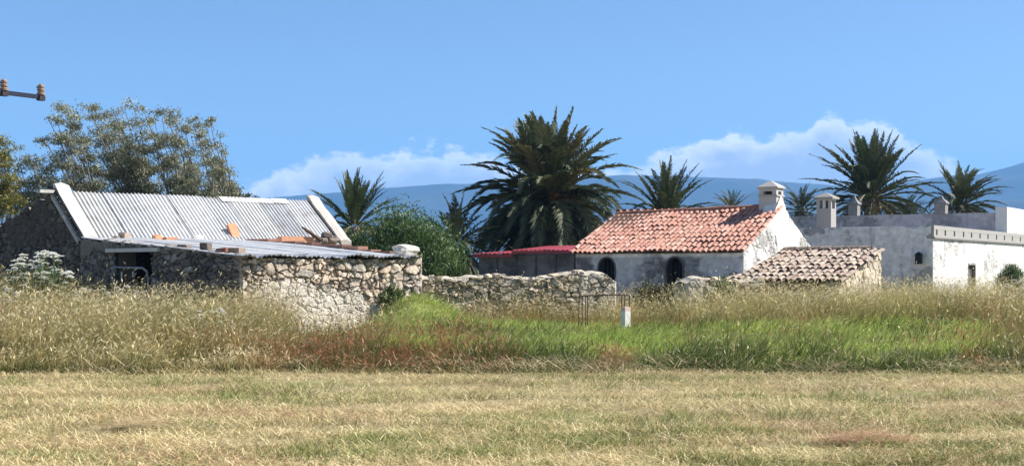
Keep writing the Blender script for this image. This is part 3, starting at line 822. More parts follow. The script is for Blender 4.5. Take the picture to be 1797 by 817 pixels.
def build_walls():
    garden_wall('low dry stone garden wall with a rounded right end in front of the tiled house', (-2.45, 32.0), (2.75, 34.6),
                lambda u: 1.33 + .11 * ss(3.4, 4.3, u) - .20 * ss(5.45, 5.8, u) - .02 * np.sin(u * 2), 3, 1)
    garden_wall('short stone wall stub with a big pale end stone before the tiled shed', (4.38, 33.0), (6.62, 34.3),
                lambda u: 1.33 - .08 * ss(.0, 2.0, u) - .12 * (1 - ss(0, .25, u)), 6, -1)
    g = thing('rusty_gate', 'thin rusty iron frame with upright rods in front of the stone wall', 'iron gate', (*at(1060, 470, 29.7)[:2], .34), R_(4))
    m = MB(); m.tube([(-.58, 0, .62), (-.2, .0, .64), (.1, 0, .655), (.58, 0, .64)], .016, 6, (.10, .06, .045)); m.build('top_rail', M['iron'], g)
    for x in (-.575, -.50, -.42, -.38, .40, .47, .575):
        m = MB(); m.tube([(x, 0, -.1), (x + .005, 0, .63)], .011, 5, (.11, .065, .045)); m.build('rod', M['iron'], g)
    p = thing('marker_post', 'stubby white concrete marker post with a faded red top', 'post', (*at(1098, 470, 29.0)[:2], .12), R_(38))
    m = MB(); m.box(-.08, .08, -.07, .07, 0, .53, (.72, .71, .69)); m.build('shaft', M['plain'], p)
    m = MB(); m.box(-.081, .081, -.071, .071, .531, .62, (.62, .46, .42)); m.build('top', M['plain'], p)


# ------------------------------------------------------------------ vegetation
def norm(v):
    return v / (np.linalg.norm(v, axis=-1, keepdims=True) + 1e-9)


def leaves(mb, C, ln, wd, col, rg, up=0., dirv=None):
    n = len(C)
    a = rg.normal(size=(n, 3))
    if dirv is not None: a = a * .55 + np.asarray(dirv)
    a[:, 2] += up; a = norm(a)
    b = norm(np.cross(a, rg.normal(size=(n, 3))))
    ln = np.broadcast_to(ln, (n,))[:, None] * rg.uniform(.6, 1.3, (n, 1)); wd = np.broadcast_to(wd, (n,))[:, None]
    V = np.stack([C, C + a * ln * .5 + b * wd * .5, C + a * ln, C + a * ln * .5 - b * wd * .5], 1)
    q = np.arange(n * 4).reshape(n, 4)
    mb.add(V.reshape(-1, 3), q, np.repeat(col, 4, axis=0))


def colmix(a, b, t):
    return np.asarray(a)[None] + (np.asarray(b) - np.asarray(a))[None] * np.asarray(t)[:, None]


def build_palm(name_label, base, zc, L, n, seed, e_lo=-55, e_hi=88, droop=.9, wind=(0, 0, 0), up_brush=0, col=((.035, .055, .024), (.11, .125, .055)), pairs=46, trunk_r=.33, group='palms behind the buildings', fruit=False, leaf=.42):
    rg = np.random.default_rng(seed)
    t = thing('palm_tree', name_label, 'palm tree', (base[0], base[1], base[2]), 0, group)
    H = zc - base[2]
    tr = MB(); k = 22; zz = np.linspace(-.2, H, k); rr = trunk_r * (1.05 - .15 * zz / max(H, 1)) * (1 + .09 * (np.arange(k) % 2)); rr[-3:] *= (1.25, 1.35, .9)
    tr.tube(np.stack([np.sin(zz * .5 + seed) * .05, zz * 0, zz], -1), rr, 12, (.16, .12, .085)); tr.build('trunk', M['bark'], t)
    mb = MB(); ms = 12; wind = np.array(wind, float)
    for i in range(n):
        f = (max(i - up_brush, 0) + .5) / (n - up_brush)
        e = e_hi + (e_lo - e_hi) * f ** .85 + rg.normal(0, 6)
        if i < up_brush: e = rg.uniform(50, 86)
        az = i * 2.39996 + rg.normal(0, .25); e = R_(e)
        d = np.array((math.cos(e) * math.cos(az), math.cos(e) * math.sin(az), math.sin(e)))
        p = np.array((0, 0, H)) + d * np.array((.22, .22, .12)); ln = L * rg.uniform(.82, 1.1) * (1 - .18 * f) * (1 - .14 * max(0., math.sin(e)) ** 4)
        pts = [p]; st = ln / ms; kd_ = rg.uniform(.55, 1.5) if i >= up_brush else rg.uniform(.2, .95)
        for s in range(ms):
            g = np.array((0, 0, -1.)) * droop * (.35 + s / ms) * .145 * (1 if e > -.3 else .6) + wind * (.3 + s / ms) * .13 * rg.uniform(.7, 1.3)
            d = d + g * kd_; d /= np.linalg.norm(d); p = p + d * st; pts.append(p)
        pts = np.array(pts)
        tn = np.linspace(0, ms, ms + 1)
        T = norm(np.gradient(pts, axis=0))
        cc = np.array(col[0]) + (np.array(col[1]) - np.array(col[0])) * rg.random()
        if f > .72 or rg.random() < .06: cc = cc * .6 + np.array((.15, .115, .06)) * rg.uniform(.25, 1.0)
        mb.tube(pts, np.linspace(.035, .006, ms + 1) * L / 3.2, 4, np.array((.16, .155, .07)) * rg.uniform(.7, 1.1), cap=False)
        tt = np.linspace(.14, 1, pairs) ** .95; u = tt * ms
        B = np.stack([np.interp(u, tn, pts[:, q]) for q in range(3)], -1); TT = norm(np.stack([np.interp(u, tn, T[:, q]) for q in range(3)], -1))
        ref = np.array((0, 0, 1.)) if abs(math.sin(e)) < .93 else np.array((math.cos(az), math.sin(az), 0)) * -1
        Sd = norm(np.cross(TT, np.broadcast_to(ref, TT.shape))); Nn = norm(np.cross(Sd, TT))
        prof = (np.sin(np.clip(tt * 1.02, 0, 1) * math.pi * .86 + .32) * .9 + .12) * leaf * L / 3.2
        for sg in (-1, 1):
            dv = norm(TT * (.62 + .5 * tt[:, None]) + Sd * sg * .75 + Nn * .38 + rg.normal(0, .13, TT.shape) + wind * .5 + np.array((0, 0, -.20)))
            l_ = prof[:, None] * rg.uniform(.8, 1.15, (pairs, 1)); w_ = .028 * L / 3.2
            tip = B + dv * l_ + np.array((0, 0, -.16)) * l_
            mid = B + dv * l_ * .55
            V = np.stack([B - TT * w_, B + TT * w_, mid + TT * w_ * .9, tip, mid - TT * w_ * .9], 1).reshape(-1, 3)
            q = np.arange(pairs)[:, None] * 5
            c_ = np.repeat(cc[None] * rg.uniform(.75, 1.3, (pairs, 1)), 5, axis=0)
            mb.add(V, np.concatenate([q + np.array([[0, 1, 2, 3]])[:, :4]], 0), c_)
            mb.f[4].append(np.concatenate([q + np.array([[0, 3, 4, 4]])], 0)[:, :4] * 0 + np.concatenate([q + np.array([[0, 2, 3, 4]])], 0) + mb.n - len(V)) if False else None
            mb.f.setdefault(3, []).append(q + np.array([[0, 3, 4]]) + mb.n - len(V))
    mb.build('crown', M['palm'], t)
    if fruit:
        fm = MB()
        for k in range(16):
            a = rg.uniform(-2.6, -.3); b_ = rg.uniform(.3, 1.1); ln = rg.uniform(.7, 1.3)
            d = np.array((math.cos(a) * math.cos(b_), math.sin(a) * math.cos(b_), math.sin(b_))); q = [np.array((0, 0, H))]
            for s in range(6): d = d + (0, 0, -.22); d /= np.linalg.norm(d); q.append(q[-1] + d * ln / 6)
            fm.tube(q, .018, 4, (.34, .17, .05))
            C = np.repeat(np.array(q[3:]), 26, axis=0) + rg.normal(0, .10, (26 * 4, 3)); leaves(fm, C, .12, .03, np.broadcast_to((.36, .17, .06), C.shape) * rg.uniform(.7, 1.2, (len(C), 1)), rg, -.5)
        fm.build('fruit_stalks', M['palm'], t)
    return t


def build_tree(label, base_px, d, clumps, seed, group=None, col=((.11, .12, .065), (.42, .42, .28)), dens=1., lean=-.25, depth=1.6, cat='tree', leafl=.115, trunk_r=.17, split=.35, cup=-.25):
    rg = np.random.default_rng(seed)
    bx = (base_px - HX) / F * d; bz = float(gz(bx, d))
    t = thing('windswept_tree', label, cat, (bx, d, bz), 0, group)
    tr = MB(); lf = MB(); org = np.array((bx, d, bz))
    pts = []
    for px, py, r in clumps:
        dd = d + rg.uniform(-depth, depth); pts.append((at(px, py, dd) - org, r / F * dd))
    top = max(p[0][2] for p in pts)
    th = top * split
    tp = np.array([(0, 0, -.2), (.05, 0, th * .3), (lean * .3, 0, th * .65), (lean * .6, .05, th)])
    tr.tube(tp, [trunk_r * 1.25, trunk_r, trunk_r * .85, trunk_r * .7], 8, (.17, .145, .12))
    for c, r in pts:
        s0 = np.array((lean * .5, 0, th * rg.uniform(.5, 1.0))); 
        mid = s0 * .45 + c * .55 + np.array(((c[0] - s0[0]) * .05 + .75, 0, -.16 * np.linalg.norm(c - s0))) 
        u = np.linspace(0, 1, 8)[:, None]
        q = (1 - u) ** 2 * s0 + 2 * u * (1 - u) * mid + u * u * c; q[1:-1] += rg.normal(0, .05, (6, 3))
        tr.tube(q, np.linspace(trunk_r * .33, .010, 8), 5, (.17, .15, .13), cap=False)
        r = r * 1.22; nt = 9
        for k in range(nt):
            a = rg.normal(size=3); a[2] = abs(a[2]) * .7; a /= np.linalg.norm(a); s = q[rg.integers(4, 8)]
            e = s + a * r * rg.uniform(.6, 1.25)
            tr.tube([s, (s + e) / 2 + rg.normal(0, .04, 3), e], [.014, .010, .005], 4, (.18, .16, .14), cap=False)
            n = int(72 * dens * (r / .35) ** 1.6) + 10
            uu = rg.uniform(.25, 1.1, (n, 1)); C = s + (e - s) * uu + np.clip(rg.normal(0, r * .28, (n, 3)), -.55 * r, .55 * r) * np.array((1.3, 1, .75))
            cc = colmix(col[0], col[1], np.clip(rg.beta(1.6, 2.2, n) + rg.normal(0, .12), 0, 1))
            leaves(lf, C, leafl, leafl * .32, cc, rg, cup, np.array((.25, 0, -.1)))
    tr.build('trunk', M['bark'], t); lf.build('crown', M['leaf'], t)
    return t


def build_bush(label, c, size, n, seed, name='shrub', cat='shrub', col=((.035, .06, .02), (.10, .15, .05)), ln=.22, wd=.045, up=.8, lobes=9, group=None):
    rg = np.random.default_rng(seed)
    c = np.array(c, float); gzc = float(gz(c[0], c[1]))
    t = thing(name, label, cat, (c[0], c[1], gzc), 0, group)
    sx, sy, sz = size; st = MB(); lf = MB()
    for k in range(lobes):
        a = rg.uniform(0, 6.28); r = rg.uniform(.0, .7) ** .8
        lc = np.array((math.cos(a) * r * sx, math.sin(a) * r * sy, sz * rg.uniform(.35, .78) * (1 - .45 * r)))
        lr = np.array((sx * .42, sy * .42, sz * .36)) * rg.uniform(.75, 1.15)
        m = n // lobes; d = norm(rg.normal(size=(m, 3))); rad = rg.random((m, 1)) ** .45
        C = lc + d * rad * lr * (1 + .22 * np.clip(rg.normal(size=(m, 1)), -2, 1.3)); C[:, 2] = np.maximum(C[:, 2], .02)
        cc = colmix(col[0], col[1], np.clip(rg.beta(2, 2, m), 0, 1)) * rg.uniform(.85, 1.15)
        leaves(lf, C, ln, wd, cc, rg, up)
        st.tube([(rg.normal(0, .1), rg.normal(0, .1), -.1), lc * (.4, .4, .5), lc], [.035, .025, .008], 5, (.13, .11, .08))
    st.build('stems', M['bark'], t); lf.build('foliage', M['leaf'], t)
    return t


def build_trees():
    T = [
        (72, 47.0, 'thin leaning tree at the far left behind the dark gable', [(5, 250, 13), (22, 262, 14), (45, 268, 20), (62, 285, 20), (30, 300, 15), (78, 300, 18), (18, 330, 15), (8, 348, 18), (50, 322, 11), (95, 318, 12), (100, 345, 14), (60, 345, 14)], 1),
        (178, 46.5, 'wispy tree with bare slanting limbs behind the left end of the tin roof', [(84, 207, 13), (100, 215, 11), (113, 193, 15), (122, 207, 16), (136, 225, 13), (104, 238, 15), (85, 256, 13), (76, 245, 10), (122, 256, 18), (142, 244, 13), (106, 284, 15), (134, 275, 15), (142, 308, 14), (160, 330, 13), (120, 322, 14), (150, 285, 15), (155, 345, 15), (128, 345, 14), (165, 300, 13)], 2),
        (262, 48.0, 'tallest broad wispy tree behind the middle of the tin roof', [(158, 190, 13), (163, 205, 12), (176, 206, 15), (195, 188, 15), (205, 200, 15), (218, 188, 16), (236, 192, 15), (180, 226, 18), (206, 222, 20), (232, 222, 18), (160, 250, 13), (190, 255, 20), (215, 250, 20), (243, 246, 16), (176, 276, 17), (206, 285, 20), (236, 285, 20), (190, 310, 15), (226, 310, 18), (252, 312, 18), (205, 335, 14), (170, 340, 12), (245, 340, 15)], 3),
        (312, 46.8, 'grey green tree with two raised tufts right of the tallest one', [(253, 197, 9), (260, 214, 13), (272, 214, 12), (284, 200, 12), (296, 205, 13), (308, 214, 14), (318, 228, 15), (327, 232, 12), (285, 246, 12), (302, 256, 17), (312, 275, 18), (330, 270, 14), (266, 264, 11), (292, 300, 20), (272, 325, 18), (312, 320, 20), (332, 320, 18), (290, 345, 18), (325, 345, 16)], 4),
        (388, 46.0, 'curved sparse tree at the right end of the wispy row', [(338, 212, 12), (348, 222, 12), (360, 218, 13), (368, 212, 8), (347, 238, 12), (384, 238, 9), (360, 256, 12), (388, 266, 7), (370, 285, 13), (360, 310, 15), (347, 330, 18), (335, 300, 15), (392, 300, 12), (395, 325, 13), (362, 342, 15), (382, 328, 14), (375, 345, 16)], 5),
    ]
    for b, d, lab, cl, sd in T:
        build_tree(lab, b, d, cl, sd, 'windswept trees behind the barn')
    build_tree('low leafy tree just right of the wispy row above the roof', 412, 47.5, [(392, 335, 15), (402, 346, 14), (412, 340, 13), (420, 350, 12), (398, 356, 14), (385, 352, 14)], 6, 'windswept trees behind the barn', trunk_r=.1, col=((.04, .055, .025), (.11, .13, .05)))
    build_tree('tiny rounded bush tree farthest right beyond the wispy row', 440, 60, [(430, 344, 7), (437, 352, 8), (445, 350, 8), (452, 356, 8)], 7, 'windswept trees behind the barn', trunk_r=.07, depth=.6, col=((.04, .05, .035), (.09, .10, .06)))
    build_tree('yellow green leafy tree cut by the left picture edge', -18, 44.0, [(-5, 258, 12), (5, 272, 14), (8, 290, 14), (0, 305, 14), (-20, 280, 20), (-25, 310, 18), (-15, 250, 14)], 8, trunk_r=.12, depth=.8, dens=1.4, col=((.10, .11, .02), (.26, .22, .05)))
    # palms
    def base(px, d):
        x = (px - HX) / F * d; return (x, d, float(gz(x, d)))
    zc = lambda py, d: EYE - (py - HY) / F * d
    build_palm('largest date palm with a huge dense crown behind the red annexe', base(962, 50), zc(356, 50), 3.8, 240, 1, -84, 72, 1.0, (-.16, 0, .06), up_brush=50, col=((.05, .07, .032), (.17, .18, .095)), pairs=58, leaf=.46, trunk_r=.45, fruit=True)
    build_palm('small upright palm behind the right end of the barn roof', base(620, 46), zc(398, 46), 2.12, 64, 2, -28, 80, .6, (.04, 0, .0), up_brush=22, col=((.035, .06, .022), (.10, .13, .05)), pairs=40, trunk_r=.28, leaf=.36)
    build_palm('open palm behind the ridge of the red tiled roof', base(1170, 56), zc(384, 56), 2.7, 56, 3, -20, 82, .8, (.0, 0, .0), up_brush=22, col=((.04, .06, .025), (.11, .13, .055)), pairs=42, leaf=.36)
    build_palm('broad palm with long spreading fronds behind the grey block', base(1530, 66), zc(350, 66), 3.8, 92, 4, -35, 84, .62, (.0, 0, .03), up_brush=28, pairs=48, trunk_r=.4, leaf=.38)
    build_palm('windblown palm farthest right behind the grey parapet', base(1688, 68), zc(362, 68), 2.7, 70, 6, -40, 85, .9, (.42, 0, .06), up_brush=10, pairs=40, trunk_r=.3)
    build_palm('low dark palm under the left fronds of the largest palm', base(800, 47), zc(428, 47), 2.0, 90, 7, -80, 85, .8, (-.05, 0, 0), col=((.028, .042, .02), (.075, .09, .045)), pairs=36, trunk_r=.22)
    build_palm('tiny palm tuft peeping over the roof left of the pointed chimney', base(1283, 62), zc(368, 62), 1.15, 30, 8, -10, 88, .7, (-.2, 0, .1), col=((.06, .075, .03), (.14, .15, .07)), pairs=30, trunk_r=.14)
    build_palm('low palm between the pointed chimney and the hooded chimney', base(1405, 64), zc(370, 64), 1.6, 40, 9, -30, 85, .7, (-.1, 0, 0), pairs=34, trunk_r=.2)
    build_palm('half hidden low palm left of the short pinnacle', base(1590, 70), zc(376, 70), 1.6, 36, 10, -30, 80, .7, (.1, 0, 0), pairs=34, trunk_r=.2)
    # shrubs
    build_bush('tall bright green bush between the barn and the palms', at(708, 470, 42), (2.1, 1.7, 3.3), 24000, 1, 'oleander_bush', 'bush', ((.035, .065, .02), (.14, .215, .065)), .18, .04, .75, 24)
    build_bush('darker low bush at the barn end under the small palm', at(640, 470, 43.5), (1.2, .9, 2.6), 9000, 2, 'oleander_bush', 'bush', ((.03, .055, .018), (.08, .13, .04)), .2, .04, 1.0, 9)
    build_bush('grassy green bush beside the left end of the red annexe', at(800, 470, 40.0), (.75, .7, 1.25), 5000, 3, 'oleander_bush', 'bush', ((.04, .07, .02), (.12, .18, .05)), .26, .03, 1.6, 7)
    build_bush('grey green scrub in the gap between the two stone walls', at(1158, 470, 34.6), (1.05, .5, 1.10), 7000, 4, col=((.035, .045, .025), (.09, .10, .05)), ln=.15, wd=.022, up=1.0)
    build_bush('pale green weed growing over the short stone wall', at(1272, 470, 32.9), (.42, .3, 1.0), 2600, 5, col=((.07, .11, .035), (.19, .24, .10)), ln=.13, wd=.03, up=.7, lobes=7)
    build_bush('dark green shrub below the right window of the white building', at(1776, 470, 43.0), (.75, .6, 1.05), 5000, 6, col=((.04, .08, .025), (.11, .17, .06)), ln=.2, wd=.025, up=1.6)
    build_bush('dusty green shrub at the foot of the lean-to wall corner', at(690, 470, 30.6), (.38, .3, .55), 1800, 7, col=((.07, .11, .03), (.17, .22, .08)), ln=.12, wd=.02, up=1.0, lobes=6)


# ------------------------------------------------------------------ grasses
def blades(mb, X, Y, h, lean, w, c0, c1, rg, mid=.5, curl=.28, z=None, seed_head=0., sh_col=None):
    n = len(X); Z = gz(X, Y) - .01 if z is None else z
    B = np.stack([X, Y, Z], -1); a = rg.uniform(0, math.pi, n)
    sd = np.stack([np.cos(a), np.sin(a), a * 0], -1) * (np.broadcast_to(w, (n,)) / 2)[:, None]
    L3 = np.c_[lean, np.zeros(n)]
    m = B + L3 * curl; m[:, 2] += h * mid
    tp = B + L3; tp[:, 2] += h
    V = np.stack([B - sd, B + sd, m - sd * .85, m + sd * .85, tp], 1)
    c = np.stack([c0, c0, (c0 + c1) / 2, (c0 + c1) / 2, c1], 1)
    q = np.arange(n)[:, None] * 5
    mb.add(V.reshape(-1, 3), q + np.array([[0, 1, 3, 2]]), c.reshape(-1, 3))
    mb.f.setdefault(3, []).append(q + np.array([[2, 3, 4]]) + mb.n - n * 5)
    if seed_head:
        k = rg.random(n) < seed_head
        t = tp[k]; d = norm((tp - m)[k] * (1, 1, .6) + rg.normal(0, .03, (k.sum(), 3)) + L3[k] * .4)
        ln = rg.uniform(.06, .13, k.sum())[:, None]; s2 = norm(sd[k]) * rg.uniform(.006, .014, k.sum())[:, None]
        o = t - d * ln * .3
        V = np.stack([o, o + d * ln * .45 + s2, o + d * ln, o + d * ln * .45 - s2], 1)
        sc = np.repeat((sh_col if sh_col is not None else c1)[k] * rg.uniform(.85, 1.2, (k.sum(), 1)), 4, axis=0)
        mb.add(V.reshape(-1, 3), np.arange(k.sum() * 4).reshape(-1, 4), sc)


def free(X, Y):
    """not inside a building or wall"""
    x, y = local(X, Y, BARN, BR); ok = ~((x > -.05) & (x < 8.5) & (y > -7.25) & (y < 5))
    x, y = local(X, Y, HOUSE, HR); ok &= ~((x > -9) & (x < .05) & (y > -.05) & (y < 5.5)) & ~((x > 0) & (x < 3) & (y > -.5) & (y < 3.3))
    x, y = local(X, Y, WING, WR); ok &= ~((x < .1) & (y > -.05))
    return ok


def band(s, a, b, w):
    return ss(a - w, a + w, s) * (1 - ss(b - w, b + w, s))


def scatter(n, y0, y1, side, rg, p=-.6):
    """denser towards the near edge"""
    u = rg.random(n); e = p + 1
    Y = (y0 ** e + u * (y1 ** e - y0 ** e)) ** (1 / e)
    X = rg.uniform(-1, 1, n) * (side * Y + 1.8)
    return X, Y


def edge_y(X):
    return 19.75 + (fbm(X * .35, X * 0 + 2, 6) - .5) * 1.5 + (fbm(X * 1.3, X * 0 + 7, 8) - .5) * 1.0


def build_mown():
    rg = np.random.default_rng(21); mb = MB()
    X, Y = scatter(190000, 9.3, 21.0, .42, rg, -1.2)
    k = (Y < edge_y(X) + .25); X, Y = X[k], Y[k]; n = len(X)
    g = fbm(X * .5, Y * 1.4, 14) + (fbm(X * 2.5, Y * 3.5, 15) - .5) * .6
    green = ss(.46, .64, g + .06 * (rg.random(n) - .5)); dens = .22 + .78 * ss(.38, .54, .6 * fbm(X * 1.7, Y * 2.6, 16) + .4 * fbm(X * .35, Y * 2.2, 26) + rg.normal(0, .06, n))
    keep = rg.random(n) < dens; X, Y, green = X[keep], Y[keep], green[keep]; n = len(X)
    isg = rg.random(n) < (.16 + .72 * green)
    h = rg.uniform(.03, .10, n) * (.7 + .7 * green) * (.6 + .8 * fbm(X * 3, Y * 3, 18)); a = rg.uniform(0, 6.28, n)
    lean = np.stack([np.cos(a), np.sin(a)], -1) * (h * rg.uniform(.3, 1.6, n))[:, None] + np.array((.02, 0))
    straw = colmix((.44, .335, .14), (.70, .575, .29), rg.random(n)); gr = colmix((.13, .17, .045), (.36, .40, .13), rg.random(n))
    c = np.where(isg[:, None], gr, straw) 
    blades(mb, X, Y, h, lean, rg.uniform(.004, .009, n), c * .8, c, rg)
    # cut straw lying flat
    m = 130000; X, Y = scatter(m, 9.3, 20.6, .42, rg, -1.2)
    k = (Y < edge_y(X) + .1) & (rg.random(m) < .12 + 1.0 * ss(.44, .60, .5 * fbm(X * .8, Y * 1.7, 24) + .5 * fbm(X * .25, Y * 2.4, 27))); X, Y = X[k], Y[k]; m = len(X)
    ln = rg.gamma(2.2, .05, m) + .04; a = rg.normal(0, .9, m) + (rg.random(m) < .5) * math.pi; lean = np.stack([np.cos(a), np.sin(a)], -1) * ln[:, None]
    c = colmix((.50, .385, .18), (.86, .735, .45), rg.random(m)); red = rg.random(m) < .22 * ss(.5, .65, fbm(X * .5, Y * .9, 29))[...] * 2
    c = np.where(red[:, None], colmix((.36, .21, .12), (.52, .33, .2), rg.random(m)), c)
    blades(mb, X, Y, rg.uniform(.0, .05, m), lean, rg.uniform(.004, .008, m), c, c, rg, mid=1.3, curl=.5, z=gz(X, Y) + rg.uniform(.005, .05, m))
    m = 7000; X = rg.uniform(-10.5, 10.5, m); Y = edge_y(X) + rg.normal(-.15, .40, m); k = rg.random(m) < .10 + .8 * ss(.48, .66, fbm(X * .9, Y * .9, 71)); X, Y = X[k], Y[k]; m = len(X)
    ln = rg.gamma(2.5, .09, m) + .06; a = rg.normal(0, .55, m) + (rg.random(m) < .5) * math.pi; lean = np.stack([np.cos(a), np.sin(a)], -1) * ln[:, None]
    c = colmix((.34, .25, .13), (.68, .57, .36), rg.random(m))
    blades(mb, X, Y, rg.uniform(-.03, .12, m), lean, rg.uniform(.005, .010, m), c, c, rg, mid=1.2, curl=.5, z=gz(X, Y) + rg.uniform(.01, .18, m))
    o = mb.build('mown_grass', M['straw']); tag(o, 'mown straw coloured stubble with green tufts covering the near field', 'grass', kind='stuff')


def build_tall():
    rg = np.random.default_rng(22)
    def species(name, label, n, y0, y1, dens, h, lean, w, c0, c1, head=0., hc=None, material='grass', p=-.8, side=.45, curl=.28, patch=()):
        X, Y = scatter(n, y0, y1, side, rg, p); s = HX + F * X / Y
        s = s + (fbm(X * .8, Y * .8, 33) - .5) * 120; Yw = Y + (fbm(X * .7, Y * .7, 35) - .5) * 2.2
        k = (rg.random(n) < dens(s, Yw, X, Y)) & free(X, Y) & (Y > edge_y(X) + rg.normal(0, .12, n)); X, Y = X[k], Y[k]; s = s[k]; n = len(X)
        hh = rg.uniform(h[0], h[1], n) * np.clip(.30 + 1.4 * fbm(X * 1.1, Y * 1.1, 37), .35, 1.3) * (.38 + .62 * ss(0, 1.5, Y - edge_y(X) + (fbm(X * 1.5, Y * 1.5, 61) - .5) * 1.6))
        a = rg.normal(0, .8, n); lv = np.stack([np.cos(a) * lean + rg.normal(0, .42, n), np.sin(a) * lean], -1) * hh[:, None]
        t = np.clip(rg.beta(2, 2, n) + (fbm(X * 1.1, Y * 1.1, 39) - .5) * 1.5, 0, 1)
        mb = MB(); A = colmix(c0[0], c0[1], t); B = colmix(c1[0], c1[1], t)
        for pc, psd, pa in patch:
            q = (ss(.50, .62, fbm(X * .45, Y * .8, psd)) * pa * (rg.random(n) < .8))[:, None]
            B = B * (1 - q) + np.array(pc) * rg.uniform(.75, 1.25, (n, 1)) * q; A = A * (1 - q) + np.array(pc) * .6 * q
        hh = hh * np.where(rg.random(n) < .04, 1.38, 1)
        blades(mb, X, Y, hh, lv, rg.uniform(w[0], w[1], n), A, B, rg, seed_head=head, sh_col=(colmix(hc[0], hc[1], t) if hc is not None else None), curl=curl)
        o = mb.build(name, M[material]); tag(o, label, 'grass', kind='stuff')
    clump = lambda X, Y, sd, a, b: ss(a, b, fbm(X * 1.1, Y * 1.1, sd))
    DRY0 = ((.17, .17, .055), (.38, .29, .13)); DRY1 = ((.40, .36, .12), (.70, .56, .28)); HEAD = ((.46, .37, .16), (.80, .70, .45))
    # dry oat grass: left stand, the foot of the walls, the gap and the whole right back
    def d_dry(s, Yw, X, Y):
        left = (1 - ss(430, 560, s)) * (1.0)
        mid = band(s, 480, 690, 40) * ss(21, 22, Yw) * (1 - ss(24.5, 26.5, Yw)) * .35
        foot = band(s, 790, 1110, 30) * ss(30.7, 31.3, Y) * .8
        gap = band(s, 1085, 1240, 25) * ss(29.0, 30.2, Y) * 1.3
        rgt = ss(1180, 1260, s) * ss(25.8, 28.0, Yw) * 1.0
        fr = ss(1180, 1290, s) * (1 - ss(24, 25.5, Yw)) * .05 + ss(1720, 1790, s) * .4
        return np.maximum.reduce([left, mid, foot, gap, rgt, fr])
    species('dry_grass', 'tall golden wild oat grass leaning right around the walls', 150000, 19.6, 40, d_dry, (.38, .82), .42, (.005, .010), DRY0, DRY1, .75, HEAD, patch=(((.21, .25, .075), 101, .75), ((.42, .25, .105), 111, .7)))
    # green understorey
    def d_under(s, Yw, X, Y):
        return (1 - .7 * band(s, 1240, 1740, 40) * (1 - ss(25, 26, Yw))) * (.55 * clump(X, Y, 43, .42, .6) + .4 * (1 - ss(20.8, 22.2, Yw))) * (1 - .92 * band(s, 420, 1200, 40) * ss(21.5, 23, Yw))
    species('green_undergrowth', 'dull green weeds growing between the dry stalks', 90000, 19.6, 36, d_under, (.22, .50), .25, (.008, .016), ((.055, .075, .022), (.10, .11, .035)), ((.11, .14, .04), (.20, .21, .075)), 0)
    # lush green grass
    def d_green(s, Yw, X, Y):
        a = band(s, 720, 1180, 30) * band(Yw, 21.9, 31.8, .5)
        m = band(s, 650, 800, 25) * band(Yw, 22.8, 31.8, .6)
        b = band(s, 1230, 1745, 60) * band(Yw, 20.6, 27.2, .5)
        c = ss(1740, 1790, s) * band(Yw, 22, 25.5, .5) * .7
        return np.maximum.reduce([a, m, b, c])
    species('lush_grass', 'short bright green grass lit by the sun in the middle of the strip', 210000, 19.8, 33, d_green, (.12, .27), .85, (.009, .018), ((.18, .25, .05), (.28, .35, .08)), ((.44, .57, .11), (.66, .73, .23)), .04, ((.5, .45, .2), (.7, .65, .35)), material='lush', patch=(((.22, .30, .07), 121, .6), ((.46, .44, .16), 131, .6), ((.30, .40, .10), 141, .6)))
    # red brown dock stand
    def d_red(s, Yw, X, Y):
        return np.maximum(band(s, 430, 870, 40) * (1 - ss(21.6, 23.0, Yw)) * (.40 + .6 * clump(X, Y, 53, .38, .58)), band(s, 1040, 1090, 12) * (1 - ss(21.2, 22.0, Y)) * 1.0 + .55 * ss(.56, .66, fbm(X * .6, Y * .9, 87)) * (1 - band(s, 900, 1660, 30) * .8) + band(s, 1685, 1720, 10) * (1 - ss(21.2, 22.5, Y)) * .7)
    species('dock_weeds', 'rust brown dried dock stalks standing along the mown edge', 60000, 19.6, 28, d_red, (.24, .62), .16, (.005, .010), ((.14, .075, .04), (.22, .13, .06)), ((.31, .115, .055), (.43, .22, .10)), .8, ((.27, .085, .045), (.46, .26, .13)))
    # dark green low weeds in front of the lush grass
    def d_dark(s, Yw, X, Y):
        return np.maximum.reduce([band(s, 860, 1400, 50) * (1 - ss(20.8, 22.0, Yw)) * .8, band(s, -400, 2300, 30) * (1 - ss(20.5, 21.6, Yw)) * .5, band(s, 880, 1800, 60) * (1 - ss(20.6, 21.8, Yw)) * .8, ss(.54, .64, fbm(X * .55, Y * .8, 83)) * .75 * (1 - band(s, 880, 1750, 30) * .6)])
    species('dark_weeds', 'dark green leafy weeds along the edge of the mown field', 80000, 19.6, 27, d_dark, (.18, .44), .25, (.010, .020), ((.04, .065, .018), (.065, .09, .025)), ((.075, .125, .03), (.15, .19, .055)), .2, ((.30, .27, .14), (.45, .40, .24)))


